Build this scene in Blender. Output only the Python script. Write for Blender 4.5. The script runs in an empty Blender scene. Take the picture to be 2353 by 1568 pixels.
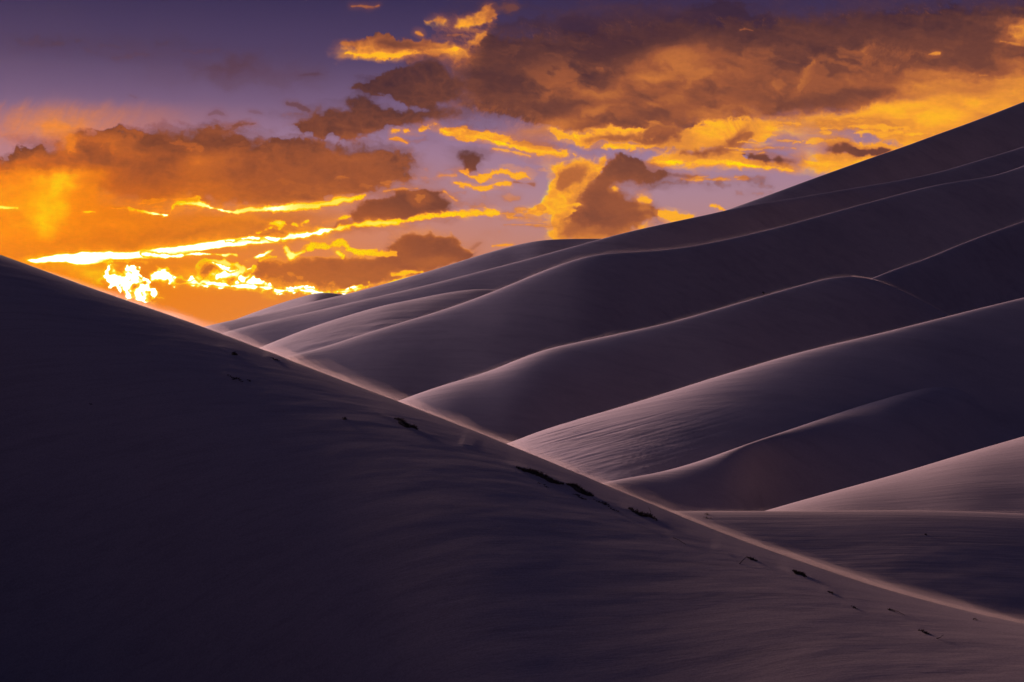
import bpy, bmesh, math, random
import numpy as np
from mathutils import Vector
from mathutils.bvhtree import BVHTree

scene = bpy.context.scene
# light settings
SUN_EL_DEG, SUN_AZ_DEG, SUN_E, SUN_ANG, SUN_COL = 7.5, -27.0, 5.0, 15.0, (1.0, 0.60, 0.56)
SKY_GAIN, NISHITA_GAIN, HOT = 1.0, 0.00005, 1.7
FILL_GLOW, FILL_GAIN = (176, 156, 184), 17.0
HAZE_D, HAZE_G = 0.0000012, 0.8
DRIFT = 1.0
COL = scene.collection
R = math.radians

# ---------------------------------------------------------------- camera: a short telephoto held level, looking due west-northwest (+Y)
cam_data = bpy.data.cameras.new("camera")
cam_data.lens = 60.0
cam_data.sensor_width = 36.0
cam_data.clip_start = 0.5
cam_data.clip_end = 20000.0
cam = bpy.data.objects.new("camera", cam_data)
cam.location = (0, 0, 0)
cam.rotation_euler = (R(90), 0, 0)
COL.objects.link(cam)
scene.camera = cam
FPX = 60.0 / 36.0 * 2353.0          # the survey sheet used for bearings below is 2353 x 1568, its centre is straight ahead
CX, CY = 1176.5, 784.0

# ---------------------------------------------------------------- exposure and renderer
scene.render.engine = 'CYCLES'
scene.view_settings.view_transform = 'Standard'
scene.view_settings.look = 'None'
scene.view_settings.exposure = 0.0
scene.view_settings.gamma = 1.0
scene.cycles.use_denoising = True
scene.cycles.denoiser = 'OPENIMAGEDENOISE'
scene.cycles.max_bounces = 6
scene.cycles.volume_bounces = 0
scene.cycles.transparent_max_bounces = 16

# ---------------------------------------------------------------- the sun: just above the far ridges at the left of the view, low and veiled
SUN_EL, SUN_AZ = R(SUN_EL_DEG), R(SUN_AZ_DEG)      # azimuth counted from straight ahead, left is negative
sun_dir = Vector((math.sin(SUN_AZ) * math.cos(SUN_EL), math.cos(SUN_AZ) * math.cos(SUN_EL), math.sin(SUN_EL)))
sd = bpy.data.lights.new("sun", 'SUN')
sd.energy = SUN_E
sd.angle = R(SUN_ANG)
sd.color = SUN_COL
sun = bpy.data.objects.new("sun", sd)
sun.rotation_euler = (-sun_dir).to_track_quat('-Z', 'Y').to_euler()
COL.objects.link(sun)

# ---------------------------------------------------------------- cloud cover map (a map over azimuth and elevation)
def _hash(ix, iy, seed):
    h = (ix.astype(np.int64) * 374761393 + iy.astype(np.int64) * 668265263 + seed * 974634777) & 0xffffffff
    h = ((h ^ (h >> 13)) * 1274126177) & 0xffffffff
    return ((h ^ (h >> 16)) & 0xffff).astype(np.float32) / 65535.0

def gnoise(x, y, seed):
    x0 = np.floor(x); y0 = np.floor(y)
    fx = (x - x0).astype(np.float32); fy = (y - y0).astype(np.float32)
    ix = x0.astype(np.int64); iy = y0.astype(np.int64)
    u = fx * fx * fx * (fx * (fx * 6 - 15) + 10); v = fy * fy * fy * (fy * (fy * 6 - 15) + 10)
    def g(dx, dy):
        a = _hash(ix + dx, iy + dy, seed) * 6.2831853
        return np.cos(a) * (fx - dx) + np.sin(a) * (fy - dy)
    n0 = g(0, 0) * (1 - u) + g(1, 0) * u
    n1 = g(0, 1) * (1 - u) + g(1, 1) * u
    return (n0 * (1 - v) + n1 * v) * 1.5

def fbm(x, y, octaves, seed, gain=0.5):
    s = np.zeros(x.shape, np.float32); a = 1.0; n = 0.0
    for k in range(octaves):
        s += a * gnoise(x * 2 ** k + 17.3 * k, y * 2 ** k - 9.1 * k, seed + k); n += a; a *= gain
    return s / n * 1.6

def sstep(a, b, x):
    t = np.clip((x - a) / (b - a), 0, 1)
    return t * t * (3 - 2 * t)

class CloudMap:
    """X, Y: grids that say where each cell of the map lies (right and down across the western sky)."""
    def __init__(s, X, Y):
        s.X = X.astype(np.float32); s.Y = Y.astype(np.float32)
        s.cov = np.zeros(X.shape, np.float32); s.tp = np.zeros(X.shape, np.float32)
        x, y = s.X, s.Y
        s.wx = fbm(x / 85, y / 70, 6, 11, 0.55); s.wy = fbm(x / 85, y / 70, 6, 41, 0.55)
        s.er = fbm(x / 34, y / 26, 5, 71, 0.6)                  # fine erosion
        s.bil = 1 - 2 * np.abs(fbm(x / 46, y / 40, 4, 91, 0.5))  # billows
        q = 0.22
        s.st = fbm((x + q * y) / 190 + s.wx * 0.25, (y - q * x * 0.9) / 34 + s.wy * 0.35, 5, 121, 0.55)   # streaks, rising to the right
        s.sf = fbm(x / 160 + s.wx * .3, y / 80 + s.wy * .3, 4, 151, 0.5)     # soft
    def over(s, sl, a, t):
        s.tp[sl] = s.tp[sl] * (1 - a) + t * a
        s.cov[sl] = 1 - (1 - s.cov[sl]) * (1 - a)
    def box(s, pts, m):
        x0, x1 = pts[:, 0].min() - m, pts[:, 0].max() + m
        y0, y1 = pts[:, 1].min() - m, pts[:, 1].max() + m
        msk = (s.X > x0) & (s.X < x1) & (s.Y > y0) & (s.Y < y1)
        r = np.where(msk.any(1))[0]; c = np.where(msk.any(0))[0]
        if len(r) == 0 or len(c) == 0: return None
        return (slice(r[0], r[-1] + 1), slice(c[0], c[-1] + 1))
    def poly(s, pts, tone, soft=4, warp=12, ero=5, gx=0, gy=0, rim=0, rimw=6, rdir=(-0.5, 0.4), st=0.0, sf=0.0, bil=0.0, op=1.0, amb=0.25, halo=0.45):
        pts = np.array(pts, np.float32)
        nx = np.roll(pts, -1, 0); pts = np.stack([.78 * pts + .22 * nx, .22 * pts + .78 * nx], 1).reshape(-1, 2)
        soft = soft * 1.35
        sl = s.box(pts, warp * 1.6 + soft * 6 + ero * 2 + 6)
        if sl is None: return
        x = s.X[sl] + warp * s.wx[sl]; y = s.Y[sl] + warp * 0.8 * s.wy[sl]
        d2 = np.full(x.shape, 1e9, np.float32); inside = np.zeros(x.shape, bool)
        n = len(pts)
        for i in range(n):
            ax, ay = pts[i]; bx, by = pts[(i + 1) % n]
            ex, ey = bx - ax, by - ay
            t = np.clip(((x - ax) * ex + (y - ay) * ey) / (ex * ex + ey * ey + 1e-6), 0, 1)
            d2 = np.minimum(d2, (x - ax - t * ex) ** 2 + (y - ay - t * ey) ** 2)
            if ay != by:
                c = ((ay > y) != (by > y)) & (x < ex * (y - ay) / ey + ax)
                inside ^= c
        sd = np.sqrt(d2) * np.where(inside, 1, -1)
        d = sd + ero * (0.75 * s.er[sl] + 0.9 * (s.bil[sl] - 0.5))
        sv = soft * np.clip(1.0 + 1.5 * s.sf[sl], 0.4, 2.6)
        a = sstep(0, 1, (d + sv) / (2 * sv))
        hal = sstep(0, 1, (sd + 1.6 * ero * (s.er[sl] * .6 + s.st[sl] * 1.2) + 3.2 * sv) / (5.0 * sv)) * halo
        a = np.maximum(a, hal) * op
        cx, cy = pts.mean(0); w = np.ptp(pts[:, 0]) / 2; h = np.ptp(pts[:, 1]) / 2
        t = tone + gx * (s.X[sl] - cx) / w + gy * (s.Y[sl] - cy) / h
        t = t + st * s.st[sl] + sf * s.sf[sl] + bil * (s.bil[sl] - 0.4)
        if rim:
            dy = (s.Y[1, 0] - s.Y[0, 0]); dx = (s.X[0, 1] - s.X[0, 0])
            gy_, gx_ = np.gradient(sd); gx_ = -gx_ / dx; gy_ = -gy_ / dy
            l = np.sqrt(gx_ ** 2 + gy_ ** 2) + 1e-4
            f = np.clip((gx_ * rdir[0] + gy_ * rdir[1]) / l + amb, 0, 1.2)
            t = t + rim * f * np.exp(-np.clip(d, 0, 99) / rimw)
        s.over(sl, a, t)
    def stroke(s, pts, core=1.0, edge=0.74, warp=5, ero=2.5, soft=2.2, op=1.0, st=0.0, hard=0.55):
        """pts: (x, y, half width[, core tone])"""
        P = np.array([tuple(p) if len(p) == 4 else tuple(p) + (core,) for p in pts], np.float32)
        for _ in range(2):                                     # round the corners of the line
            P = np.concatenate([P[:1], np.stack([.75 * P[:-1] + .25 * P[1:], .25 * P[:-1] + .75 * P[1:]], 1).reshape(-1, 4), P[-1:]])
        sl = s.box(P[:, :2], P[:, 2].max() + warp * 1.6 + 6 * soft + 8)
        if sl is None: return
        x = s.X[sl] + warp * s.wx[sl]; y = s.Y[sl] + warp * 0.8 * s.wy[sl]
        wv = np.clip(1 + 0.5 * s.st[sl] + 0.25 * s.er[sl], 0.45, 1.7)
        best = np.full(x.shape, -1e9, np.float32); W = np.ones(x.shape, np.float32); T = np.zeros(x.shape, np.float32)
        for i in range(len(P) - 1):
            ax, ay, aw, at = P[i]; bx, by, bw, bt = P[i + 1]
            ex, ey = bx - ax, by - ay
            t = np.clip(((x - ax) * ex + (y - ay) * ey) / (ex * ex + ey * ey + 1e-6), 0, 1)
            w = (aw + (bw - aw) * t) * wv
            d = w - np.sqrt((x - ax - t * ex) ** 2 + (y - ay - t * ey) ** 2)
            m = d > best
            best = np.where(m, d, best); W = np.where(m, w, W); T = np.where(m, at + (bt - at) * t, T)
        d = best + ero * (0.8 * s.er[sl] + 0.8 * (s.bil[sl] - 0.5))
        a = np.maximum(sstep(-soft, soft, d), 0.35 * sstep(-4 * soft, 2 * soft, best + 1.8 * ero * s.st[sl])) * op
        k = np.clip(d / (W * hard + 0.5), 0, 1)
        t = edge + (T - edge) * k + st * s.st[sl]
        s.over(sl, a, t)
    def glow(s, cx, cy, rx, ry, tone, op, p=2.0, rot=0.0, sf=0.0, wp=14):
        c, n = math.cos(rot), math.sin(rot)
        x = s.X - cx + wp * s.wx; y = s.Y - cy + .7 * wp * s.wy
        r = np.sqrt(((x * c + y * n) / rx) ** 2 + ((y * c - x * n) / ry) ** 2)
        a = np.exp(-(r ** p)) * op * np.clip(1 + sf * s.sf, 0, 1.5)
        sl = (slice(None), slice(None))
        s.over(sl, np.clip(a, 0, 1), tone)
    def scatter(s, seed, n, x0, x1, y0, y1, lx, ly, tone, tilt=0.0, **kw):
        """small loose scraps of cloud inside a box"""
        r = random.Random(seed)
        for _ in range(n):
            u = r.random(); cx = x0 + (x1 - x0) * u; cy = y0 + (y1 - y0) * r.random() + tilt * (cx - x0)
            a = lx * r.uniform(.4, 1.3); b = ly * r.uniform(.5, 1.3)
            t = tone + r.uniform(-.06, .06)
            s.stroke([(cx - a, cy - a * tilt + r.uniform(-b, b) * .6, b * .3, t - .05), (cx - a * .3, cy + r.uniform(-b, b) * .5, b, t),
                      (cx + a * .3, cy + r.uniform(-b, b) * .5, b * .9, t), (cx + a, cy + a * tilt + r.uniform(-b, b) * .6, b * .25, t - .05)], edge=t - .12, **kw)

def build_clouds(X, Y):
    m = CloudMap(X, Y); P = m.poly; S = m.stroke
    # --- feathery high cirrus over the glow on the left
    a = sstep(330, 245, Y + 26 * m.wy + 10 * gnoise((X + .6 * Y) / 11, (Y - .3 * X) / 90, 5)) * 0
    feather = fbm((X + 0.7 * Y) / 30 + .5 * m.wx, (Y - 0.3 * X) / 120 + .5 * m.wy, 5, 33, .6)
    a = sstep(222, 262, Y + 9 * feather) * sstep(370, 300, Y) * sstep(440, 120, X) * (0.55 + 0.6 * feather)
    m.over((slice(None),) * 2, np.clip(a, 0, .9) * 0.55 * sstep(-340, -100, X), 0.60 + 0.05 * feather)
    m.glow(150, 292, 110, 36, 0.72, 0.8, sf=.5)
    m.glow(300, 275, 190, 26, 0.60, 0.35, sf=.5)
    # dusky smudges in the clear purple sky
    m.glow(500, 155, 120, 34, 0.20, 0.42, sf=.8, wp=40)
    m.glow(640, 175, 90, 28, 0.22, 0.30, sf=.8, wp=40)
    m.glow(200, 110, 220, 26, 0.24, 0.16, sf=.9, wp=40)
    m.scatter(50, 8, 40, 480, 85, 150, 34, 5, .24, soft=7, warp=14, ero=8, op=.22)
    P([(684, 174), (705, 167), (735, 166), (752, 171), (720, 174)], 0.2, soft=4, warp=4, ero=3, op=.6)
    S([(482, 264, 3), (500, 258, 6), (520, 268, 3)], core=.3, edge=.32, op=.45, soft=3)
    S([(570, 258, 2), (585, 256, 4), (600, 262, 2)], core=.3, edge=.32, op=.35, soft=3)
    S([(660, 236, 3), (685, 244, 7), (708, 254, 4)], core=.26, edge=.3, op=.7, soft=3)
    S([(300, 220, 1), (315, 226, 2)], core=.3, edge=.3, op=.3, soft=3)
    # --- upper right: the great cloud
    P([(1130, 70), (1180, 48), (1300, 30), (1450, 12), (1700, 4), (1770, 30), (2000, 22), (2200, 14), (2700, -20), (2700, 120), (2000, 110), (1400, 110)], 0.10, soft=26, warp=22, ero=12, sf=.06, op=.78)
    P([(1040, 150), (1052, 122), (1082, 96), (1105, 72), (1128, 68), (1160, 80), (1200, 84), (1260, 72), (1330, 76), (1420, 62), (1560, 50), (1760, 46),
       (1960, 36), (2150, 22), (2700, -5), (2700, 330), (2400, 250), (2250, 240), (2000, 255), (1880, 262), (1780, 270), (1650, 292), (1560, 305), (1450, 318), (1380, 318),
       (1290, 296), (1210, 286), (1150, 262), (1090, 248), (1060, 232), (1040, 190)], 0.30, gy=.14, gx=.05, soft=18, warp=18, ero=11, st=.09, sf=.08, bil=.04, rim=.30, rimw=12, rdir=(-.9, .1), amb=-.2)
    m.glow(1190, 165, 120, 62, 0.22, 0.6)
    m.glow(1330, 130, 150, 40, 0.19, 0.6, rot=-.1)
    m.glow(1500, 92, 190, 40, 0.14, 0.7, rot=-.1)
    m.glow(1760, 130, 150, 36, 0.24, 0.5)
    m.glow(2030, 82, 240, 44, 0.28, 0.6, sf=.4)
    # warm diagonal shafts
    m.glow(1420, 215, 190, 30, 0.60, 0.75, rot=-.44, sf=.6)
    m.glow(1545, 140, 110, 38, 0.50, 0.7, rot=-.35, sf=.6)
    m.glow(1640, 165, 170, 46, 0.52, 0.7, sf=.6)
    m.glow(1590, 195, 60, 14, 0.66, 0.7, rot=-.5, sf=.6)
    m.glow(1490, 178, 50, 9, 0.64, 0.7, sf=.6)
    m.glow(1300, 282, 120, 18, 0.64, 0.8, rot=-.25, sf=.5)
    m.glow(1500, 245, 90, 12, 0.70, 0.6, rot=-.25, sf=.6)
    m.glow(1650, 245, 130, 34, 0.56, 0.7, rot=-.1, sf=.6)
    m.glow(1490, 262, 170, 18, 0.42, 0.65, rot=-.18, sf=.6)
    m.glow(1330, 240, 110, 12, 0.26, 0.7, rot=-.08, sf=.5)
    m.glow(1240, 262, 80, 10, 0.30, 0.6)
    m.glow(1790, 215, 130, 40, 0.36, 0.65, sf=.6)
    m.glow(1950, 140, 130, 50, 0.27, 0.6, sf=.5)
    m.glow(2180, 120, 150, 44, 0.34, 0.6, sf=.5)
    m.glow(2150, 180, 190, 26, 0.52, 0.75, rot=-.05, sf=.6)
    m.glow(2330, 150, 90, 50, 0.48, 0.6, sf=.6)
    veil = fbm((X + .35 * Y) / 240 + .3 * m.wx, (Y - .32 * X) / 62 + .35 * m.wy, 5, 401, .5)
    inside = sstep(1080, 1300, X) * sstep(95, 170, Y + .05 * (X - 1300)) * sstep(312, 262, Y) * sstep(2500, 2250, X)
    m.over((slice(None),) * 2, np.clip(inside * sstep(.0, .8, veil) * .55, 0, 1), .58)
    m.over((slice(None),) * 2, np.clip(inside * sstep(.0, -.8, veil) * .5, 0, 1), .27)
    puff = fbm(X / 60 + .4 * m.wx, Y / 34 + .4 * m.wy, 5, 431, .55)
    upper = sstep(1090, 1200, X) * sstep(70, 110, Y) * sstep(260, 170, Y)
    m.over((slice(None),) * 2, np.clip(upper * sstep(.12, .6, puff) * .4, 0, 1), .40)
    # lumps of lit cumulus standing inside it
    P([(1842, 175), (1855, 150), (1880, 135), (1900, 150), (1915, 165), (1900, 185), (1880, 205), (1860, 215), (1838, 212)], .42, soft=8, warp=14, ero=6, rim=.22, rimw=10, rdir=(-.9, -.2), op=.85)
    P([(1985, 118), (1995, 106), (2030, 108), (2075, 122), (2090, 125), (2105, 135), (2130, 160), (2090, 165), (2030, 150), (1995, 138)], .36, soft=8, warp=12, ero=6, rim=.26, rimw=10, rdir=(-.8, -.4), op=.8)
    P([(1775, 185), (1800, 178), (1812, 192), (1800, 206), (1780, 202)], .5, soft=7, warp=8, ero=4, rim=.1, op=.7)
    S([(2133, 126, 2), (2145, 122, 5), (2158, 124, 3)], core=.66, edge=.5, soft=3)
    P([(2320, 70), (2335, 48), (2370, 40), (2420, 60), (2420, 120), (2360, 110), (2335, 90)], .6, soft=7, warp=12, ero=7, rim=.12, bil=.1)
    S([(2300, 95, 3), (2320, 98, 6), (2345, 104, 4)], core=.6, edge=.48, soft=4)
    m.scatter(5, 9, 2240, 2420, 150, 215, 20, 5, .62, soft=4, warp=10, ero=4, op=.8)
    S([(1700, 68, 1), (1712, 65, 3), (1730, 69, 1)], core=.5, edge=.38, soft=3, op=.7)
    # darker belly along the lower rim and the golden underside
    P([(1880, 262), (1960, 250), (2020, 228), (2080, 205), (2180, 190), (2300, 175), (2500, 150), (2700, 160), (2700, 420), (2300, 420), (2080, 330), (1960, 300), (1820, 290), (1700, 300), (1760, 280)],
      0.70, soft=15, warp=22, ero=10, st=.13, sf=.10, gy=.10)
    m.glow(2030, 255, 200, 15, 0.82, 0.75, rot=-.2)
    m.glow(2180, 262, 70, 26, 0.83, 0.7)
    m.glow(2230, 205, 130, 16, 0.56, 0.7, rot=-.1, sf=.5)
    m.glow(2260, 285, 80, 20, 0.62, 0.6, rot=-.3, sf=.5)
    m.glow(2300, 235, 60, 16, 0.66, 0.6, rot=-.3)
    m.glow(1990, 212, 60, 16, 0.28, 0.7)
    m.glow(1880, 235, 110, 15, 0.33, 0.75, rot=-.08)
    # gaps of lilac sky are made by what is left open; loose bright fleece below the underside
    P([(1250, 292), (1330, 306), (1420, 300), (1520, 290), (1610, 292), (1720, 275), (1790, 284), (1800, 296), (1760, 318), (1700, 332), (1660, 350), (1610, 352), (1560, 345), (1480, 338), (1400, 332), (1320, 330), (1280, 318)],
      0.77, soft=5, warp=20, ero=10, st=.12, sf=.05)
    S([(1330, 312, 6), (1420, 305, 12), (1520, 302, 7), (1570, 308, 5)], core=.86, edge=.76, warp=14, ero=6, soft=3, st=.06)
    S([(1390, 340, 5), (1440, 338, 10), (1500, 332, 8)], core=.87, edge=.76, warp=14, ero=6, soft=3, st=.06)
    P([(1340, 322), (1400, 308), (1470, 318), (1500, 312), (1570, 298), (1575, 315), (1500, 330), (1420, 328)], .42, soft=9, warp=16, ero=7, op=.85, st=.06)
    P([(1455, 308), (1500, 288), (1560, 286), (1580, 300), (1540, 316), (1480, 322)], .40, soft=9, warp=12, ero=6, op=.85, st=.05)
    P([(1600, 280), (1700, 275), (1740, 290), (1680, 310), (1620, 300)], .8, soft=6, warp=14, ero=8, st=.08)
    # ragged fringe hanging over the lilac window, then fleece to the right of it
    fr = fbm((X - .5 * Y) / 9, (Y + .8 * X) / 60, 3, 77, .55)
    a = sstep(0, 14, 333 - Y - (X - 1660) * .30 + 10 * fr) * sstep(1650, 1675, X + 8 * m.wx) * sstep(1805, 1770, X) * sstep(272, 284, Y)
    m.over((slice(None),) * 2, a * .9, .76 + .06 * fr)
    m.glow(1690, 318, 46, 9, .45, .75, rot=-.75)
    m.scatter(8, 22, 1840, 2160, 285, 330, 50, 5, .76, soft=3, warp=14, ero=6, op=.9, tilt=.03)
    m.scatter(9, 10, 1820, 1990, 275, 300, 45, 4, .74, soft=3, warp=12, ero=5, op=.75)
    P([(1930, 345), (1960, 330), (2000, 322), (2060, 330), (2120, 322), (2200, 330), (2140, 400), (1950, 400), (1850, 388), (1820, 372), (1840, 362)], .76, soft=6, warp=18, ero=9, st=.1, gy=.03)
    S([(1850, 368, 3), (1900, 374, 7), (1960, 376, 7), (2000, 372, 6)], core=.84, edge=.77, warp=10, ero=5, soft=3)
    P([(1892, 350), (1920, 335), (1945, 328), (1965, 338), (2030, 342), (2050, 350), (1990, 358), (1930, 358)], .36, soft=6, warp=10, ero=6, sf=.05)
    # long low yellow cloud, dark scraps above it
    P([(1478, 372), (1500, 358), (1560, 350), (1610, 345), (1660, 345), (1700, 350), (1720, 362), (1760, 362), (1840, 380), (1820, 392), (1740, 390), (1640, 378), (1560, 385), (1500, 384)], .75, soft=4, warp=13, ero=7, st=.09, sf=.04)
    S([(1495, 372, 3), (1560, 376, 8), (1620, 370, 6), (1690, 374, 7), (1760, 386, 6), (1825, 390, 3)], core=.9, edge=.78, warp=8, ero=4, soft=3)
    P([(1560, 352), (1610, 342), (1660, 342), (1680, 352), (1640, 358), (1590, 360)], .42, soft=6, warp=10, ero=6)
    P([(1700, 352), (1740, 352), (1790, 362), (1835, 366), (1830, 378), (1780, 378), (1730, 366)], .33, soft=5, warp=9, ero=5)
    P([(1660, 330), (1690, 318), (1720, 300), (1745, 296), (1720, 325), (1690, 350)], .42, soft=6, warp=9, ero=5, op=.8)
    m.scatter(12, 7, 1700, 1850, 322, 352, 34, 2.2, .73, soft=2, warp=8, ero=3, op=.8)
    m.scatter(13, 6, 1580, 1700, 402, 414, 30, 3, .7, soft=2.5, warp=8, ero=4, op=.85)
    P([(1440, 395), (1490, 385), (1520, 400), (1500, 415), (1460, 420)], .36, soft=6, warp=10, ero=6, op=.8)
    S([(1530, 400, 3), (1580, 408, 5), (1600, 402, 2)], core=.4, edge=.5, soft=4, op=.6)
    S([(1632, 472, 4), (1650, 478, 7), (1668, 486, 4)], core=.8, edge=.72, warp=8, ero=4)
    # --- small bright clouds high in the middle
    P([(768, 102), (790, 92), (830, 90), (852, 86), (868, 72), (882, 82), (900, 78), (915, 92), (960, 96), (1000, 98), (1040, 103), (1068, 108), (1060, 120), (1030, 128), (985, 125), (930, 134), (860, 134), (788, 130), (812, 118), (785, 112)],
      .52, soft=3.5, warp=11, ero=7, gy=.20, bil=.12, sf=.08)
    S([(790, 128, 2), (830, 127, 6), (900, 128, 7), (960, 122, 6), (1020, 118, 6), (1050, 112, 4)], core=.83, edge=.68, warp=8, ero=5, soft=4)
    P([(860, 100), (900, 88), (940, 98), (990, 104), (960, 112), (900, 112)], .30, soft=6, warp=9, ero=6, op=.75)
    P([(972, 52), (990, 44), (1012, 34), (1028, 42), (1022, 54), (1000, 52)], .62, soft=3, warp=7, ero=5, gy=.1, bil=.1)
    P([(1036, 64), (1046, 44), (1075, 36), (1100, 30), (1112, 10), (1140, 12), (1150, 36), (1128, 50), (1090, 56), (1060, 62)], .58, soft=3.5, warp=10, ero=6, gy=.12, bil=.12, sf=.08)
    P([(1150, 10), (1180, 4), (1190, 22), (1165, 30)], .36, soft=6, warp=8, ero=6, op=.7)
    S([(808, 14, 2), (835, 12, 3), (850, 18, 4), (870, 13, 2)], core=.5, edge=.4, soft=3, op=.8)
    S([(1030, 82, 3), (1045, 82, 5), (1060, 80, 2)], core=.5, edge=.4, soft=4, op=.6)
    S([(955, 76, 2), (962, 78, 4), (968, 82, 2)], core=.62, edge=.5, soft=3)
    # bright knobs on the flank of the great cloud
    P([(1040, 148), (1052, 118), (1072, 105), (1090, 86), (1108, 66), (1130, 66), (1118, 82), (1096, 104), (1085, 125), (1062, 150)], .6, soft=4, warp=9, ero=6, rim=.14, rdir=(-.9, -.4), op=.85, bil=.12)
    # --- dark clouds left of it
    P([(800, 205), (860, 186), (880, 164), (920, 150), (955, 146), (975, 134), (1000, 132), (1018, 150), (1030, 172), (1062, 182), (1060, 232), (1005, 236), (985, 248), (945, 248), (925, 232), (890, 216), (840, 214)],
      .24, soft=7, warp=13, ero=9, gy=.06, sf=.07, bil=.06)
    P([(676, 294), (698, 266), (726, 252), (770, 254), (800, 258), (806, 232), (828, 216), (852, 226), (868, 244), (930, 250), (1000, 248), (1090, 250), (1040, 268), (980, 276), (930, 290), (880, 300), (838, 316), (770, 320), (706, 314)],
      .28, soft=7, warp=13, ero=10, gy=.11, sf=.07, bil=.06)
    # arc of gold below
    S([(905, 306, 2, .78), (960, 294, 7), (1030, 298, 10), (1100, 310, 11), (1160, 326, 9), (1220, 342, 10), (1270, 350, 9), (1320, 354, 3)], core=.86, edge=.74, warp=11, ero=6, soft=3, st=.08)
    S([(1010, 298, 2), (1090, 312, 4), (1160, 334, 5), (1220, 346, 5), (1290, 352, 3)], core=.92, edge=.84, warp=7, ero=3, soft=2)
    P([(1170, 330), (1200, 322), (1260, 330), (1290, 342), (1230, 342)], .5, soft=6, warp=8, ero=5, op=.8)
    S([(898, 320, 2), (918, 318, 5), (934, 328, 3)], core=.8, edge=.72, soft=2)
    S([(1130, 342, 2), (1170, 348, 2.5), (1220, 358, 2)], core=.78, edge=.72, soft=2, op=.8)
    P([(1046, 352), (1068, 342), (1096, 348), (1110, 362), (1102, 380), (1094, 398), (1072, 398), (1062, 380)], .30, soft=6, warp=10, ero=6, gy=.06)
    S([(1062, 394, 4), (1085, 405, 10), (1110, 408, 8), (1150, 398, 9), (1190, 402, 9), (1216, 404, 5)], core=.8, edge=.72, warp=11, ero=6, soft=2.5)
    S([(1044, 420, 3), (1075, 428, 7), (1118, 436, 6), (1122, 428, 4), (1170, 424, 4)], core=.8, edge=.72, warp=9, ero=5, soft=2.5)
    S([(1010, 405, 2), (1050, 405, 3)], core=.72, edge=.68, soft=2.5, op=.7)
    S([(1180, 418, 2), (1225, 422, 4)], core=.45, edge=.5, soft=3, op=.8)
    m.scatter(51, 10, 640, 1240, 225, 345, 40, 4, .40, soft=6, warp=14, ero=8, op=.35)
    m.scatter(52, 9, 900, 1260, 380, 470, 36, 4, .62, soft=5, warp=12, ero=8, op=.35)
    m.scatter(53, 8, 1000, 1230, 430, 545, 30, 3, .60, soft=5, warp=12, ero=7, op=.35)
    m.scatter(54, 9, 1440, 1760, 405, 450, 34, 4, .44, soft=5, warp=12, ero=8, op=.4)
    # --- the standing cloud behind the ridge
    P([(1210, 482), (1250, 462), (1262, 430), (1265, 395), (1250, 378), (1290, 372), (1330, 362), (1362, 372), (1400, 362), (1380, 400), (1350, 440), (1330, 480), (1310, 520), (1300, 560), (1262, 560), (1262, 520), (1266, 492), (1200, 490)],
      .77, soft=3.5, warp=12, ero=7, bil=.10, rim=.08, rdir=(-1, 0))
    P([(1280, 392), (1310, 378), (1350, 378), (1340, 410), (1310, 430), (1292, 445), (1278, 420)], .46, soft=6, warp=12, ero=6, op=.85)
    P([(1290, 562), (1272, 540), (1288, 505), (1330, 485), (1300, 478), (1330, 450), (1362, 410), (1390, 380), (1422, 352), (1460, 358), (1510, 392), (1545, 405), (1500, 416), (1450, 424), (1420, 428), (1460, 452), (1500, 470), (1522, 490), (1500, 512), (1470, 524), (1440, 548), (1400, 570)],
      .40, soft=6, warp=13, ero=8, sf=.06, gy=.05, rim=.16, rimw=9, rdir=(-.9, -.1), amb=0)
    S([(1280, 478, 4), (1320, 470, 8), (1340, 473, 2)], core=.8, edge=.7, warp=7, ero=4, soft=4)
    P([(1264, 560), (1262, 520), (1290, 500), (1300, 520), (1286, 545), (1400, 540), (1420, 550), (1420, 575), (1270, 575)], .74, soft=8, warp=10, ero=6, op=.6)
    P([(1402, 436), (1412, 426), (1424, 432), (1420, 442)], .8, soft=2, warp=6, ero=4)
    P([(1462, 458), (1470, 442), (1490, 446), (1500, 466), (1480, 470)], .78, soft=2.5, warp=8, ero=5)
    P([(1416, 560), (1440, 540), (1470, 524), (1490, 500), (1482, 530), (1450, 560)], .76, soft=5, warp=9, ero=6)
    P([(1505, 500), (1510, 486), (1540, 480), (1565, 490), (1600, 494), (1560, 510), (1530, 505)], .78, soft=3, warp=9, ero=6)
    m.scatter(21, 7, 1185, 1270, 500, 526, 40, 2, .72, soft=2, warp=4, ero=2, op=.75, tilt=.02)
    m.scatter(22, 6, 1150, 1250, 470, 496, 16, 4, .72, soft=2.5, warp=9, ero=5, op=.8)
    S([(1132, 566, 2), (1155, 564, 3), (1178, 563, 2)], core=.74, edge=.7, soft=1.5, warp=3)
    S([(1084, 572, 4), (1094, 564, 8), (1104, 558, 3)], core=.45, edge=.5, soft=5, op=.6)
    # --- left: broad rust cloud
    P([(-600, 330), (-200, 360), (0, 368), (22, 348), (60, 338), (105, 336), (140, 330), (168, 312), (210, 312), (262, 292), (310, 300), (350, 304), (400, 306), (440, 306), (490, 288), (520, 308), (590, 322), (660, 322), (720, 332),
       (780, 332), (830, 330), (880, 345), (930, 352), (942, 378), (918, 398), (944, 410), (890, 424), (850, 440), (800, 458), (720, 470), (620, 474), (520, 470), (420, 462), (300, 452), (240, 440), (100, 470), (-600, 480)],
      .42, soft=8, warp=15, ero=11, gy=.05, st=.06, sf=.08, bil=.05, rim=-.10, rimw=14, rdir=(0, -1), amb=0.1)
    P([(240, 335), (330, 322), (420, 318), (500, 322), (460, 334), (360, 340), (290, 345)], .34, soft=9, warp=14, ero=10, st=.1, op=.6)
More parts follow.
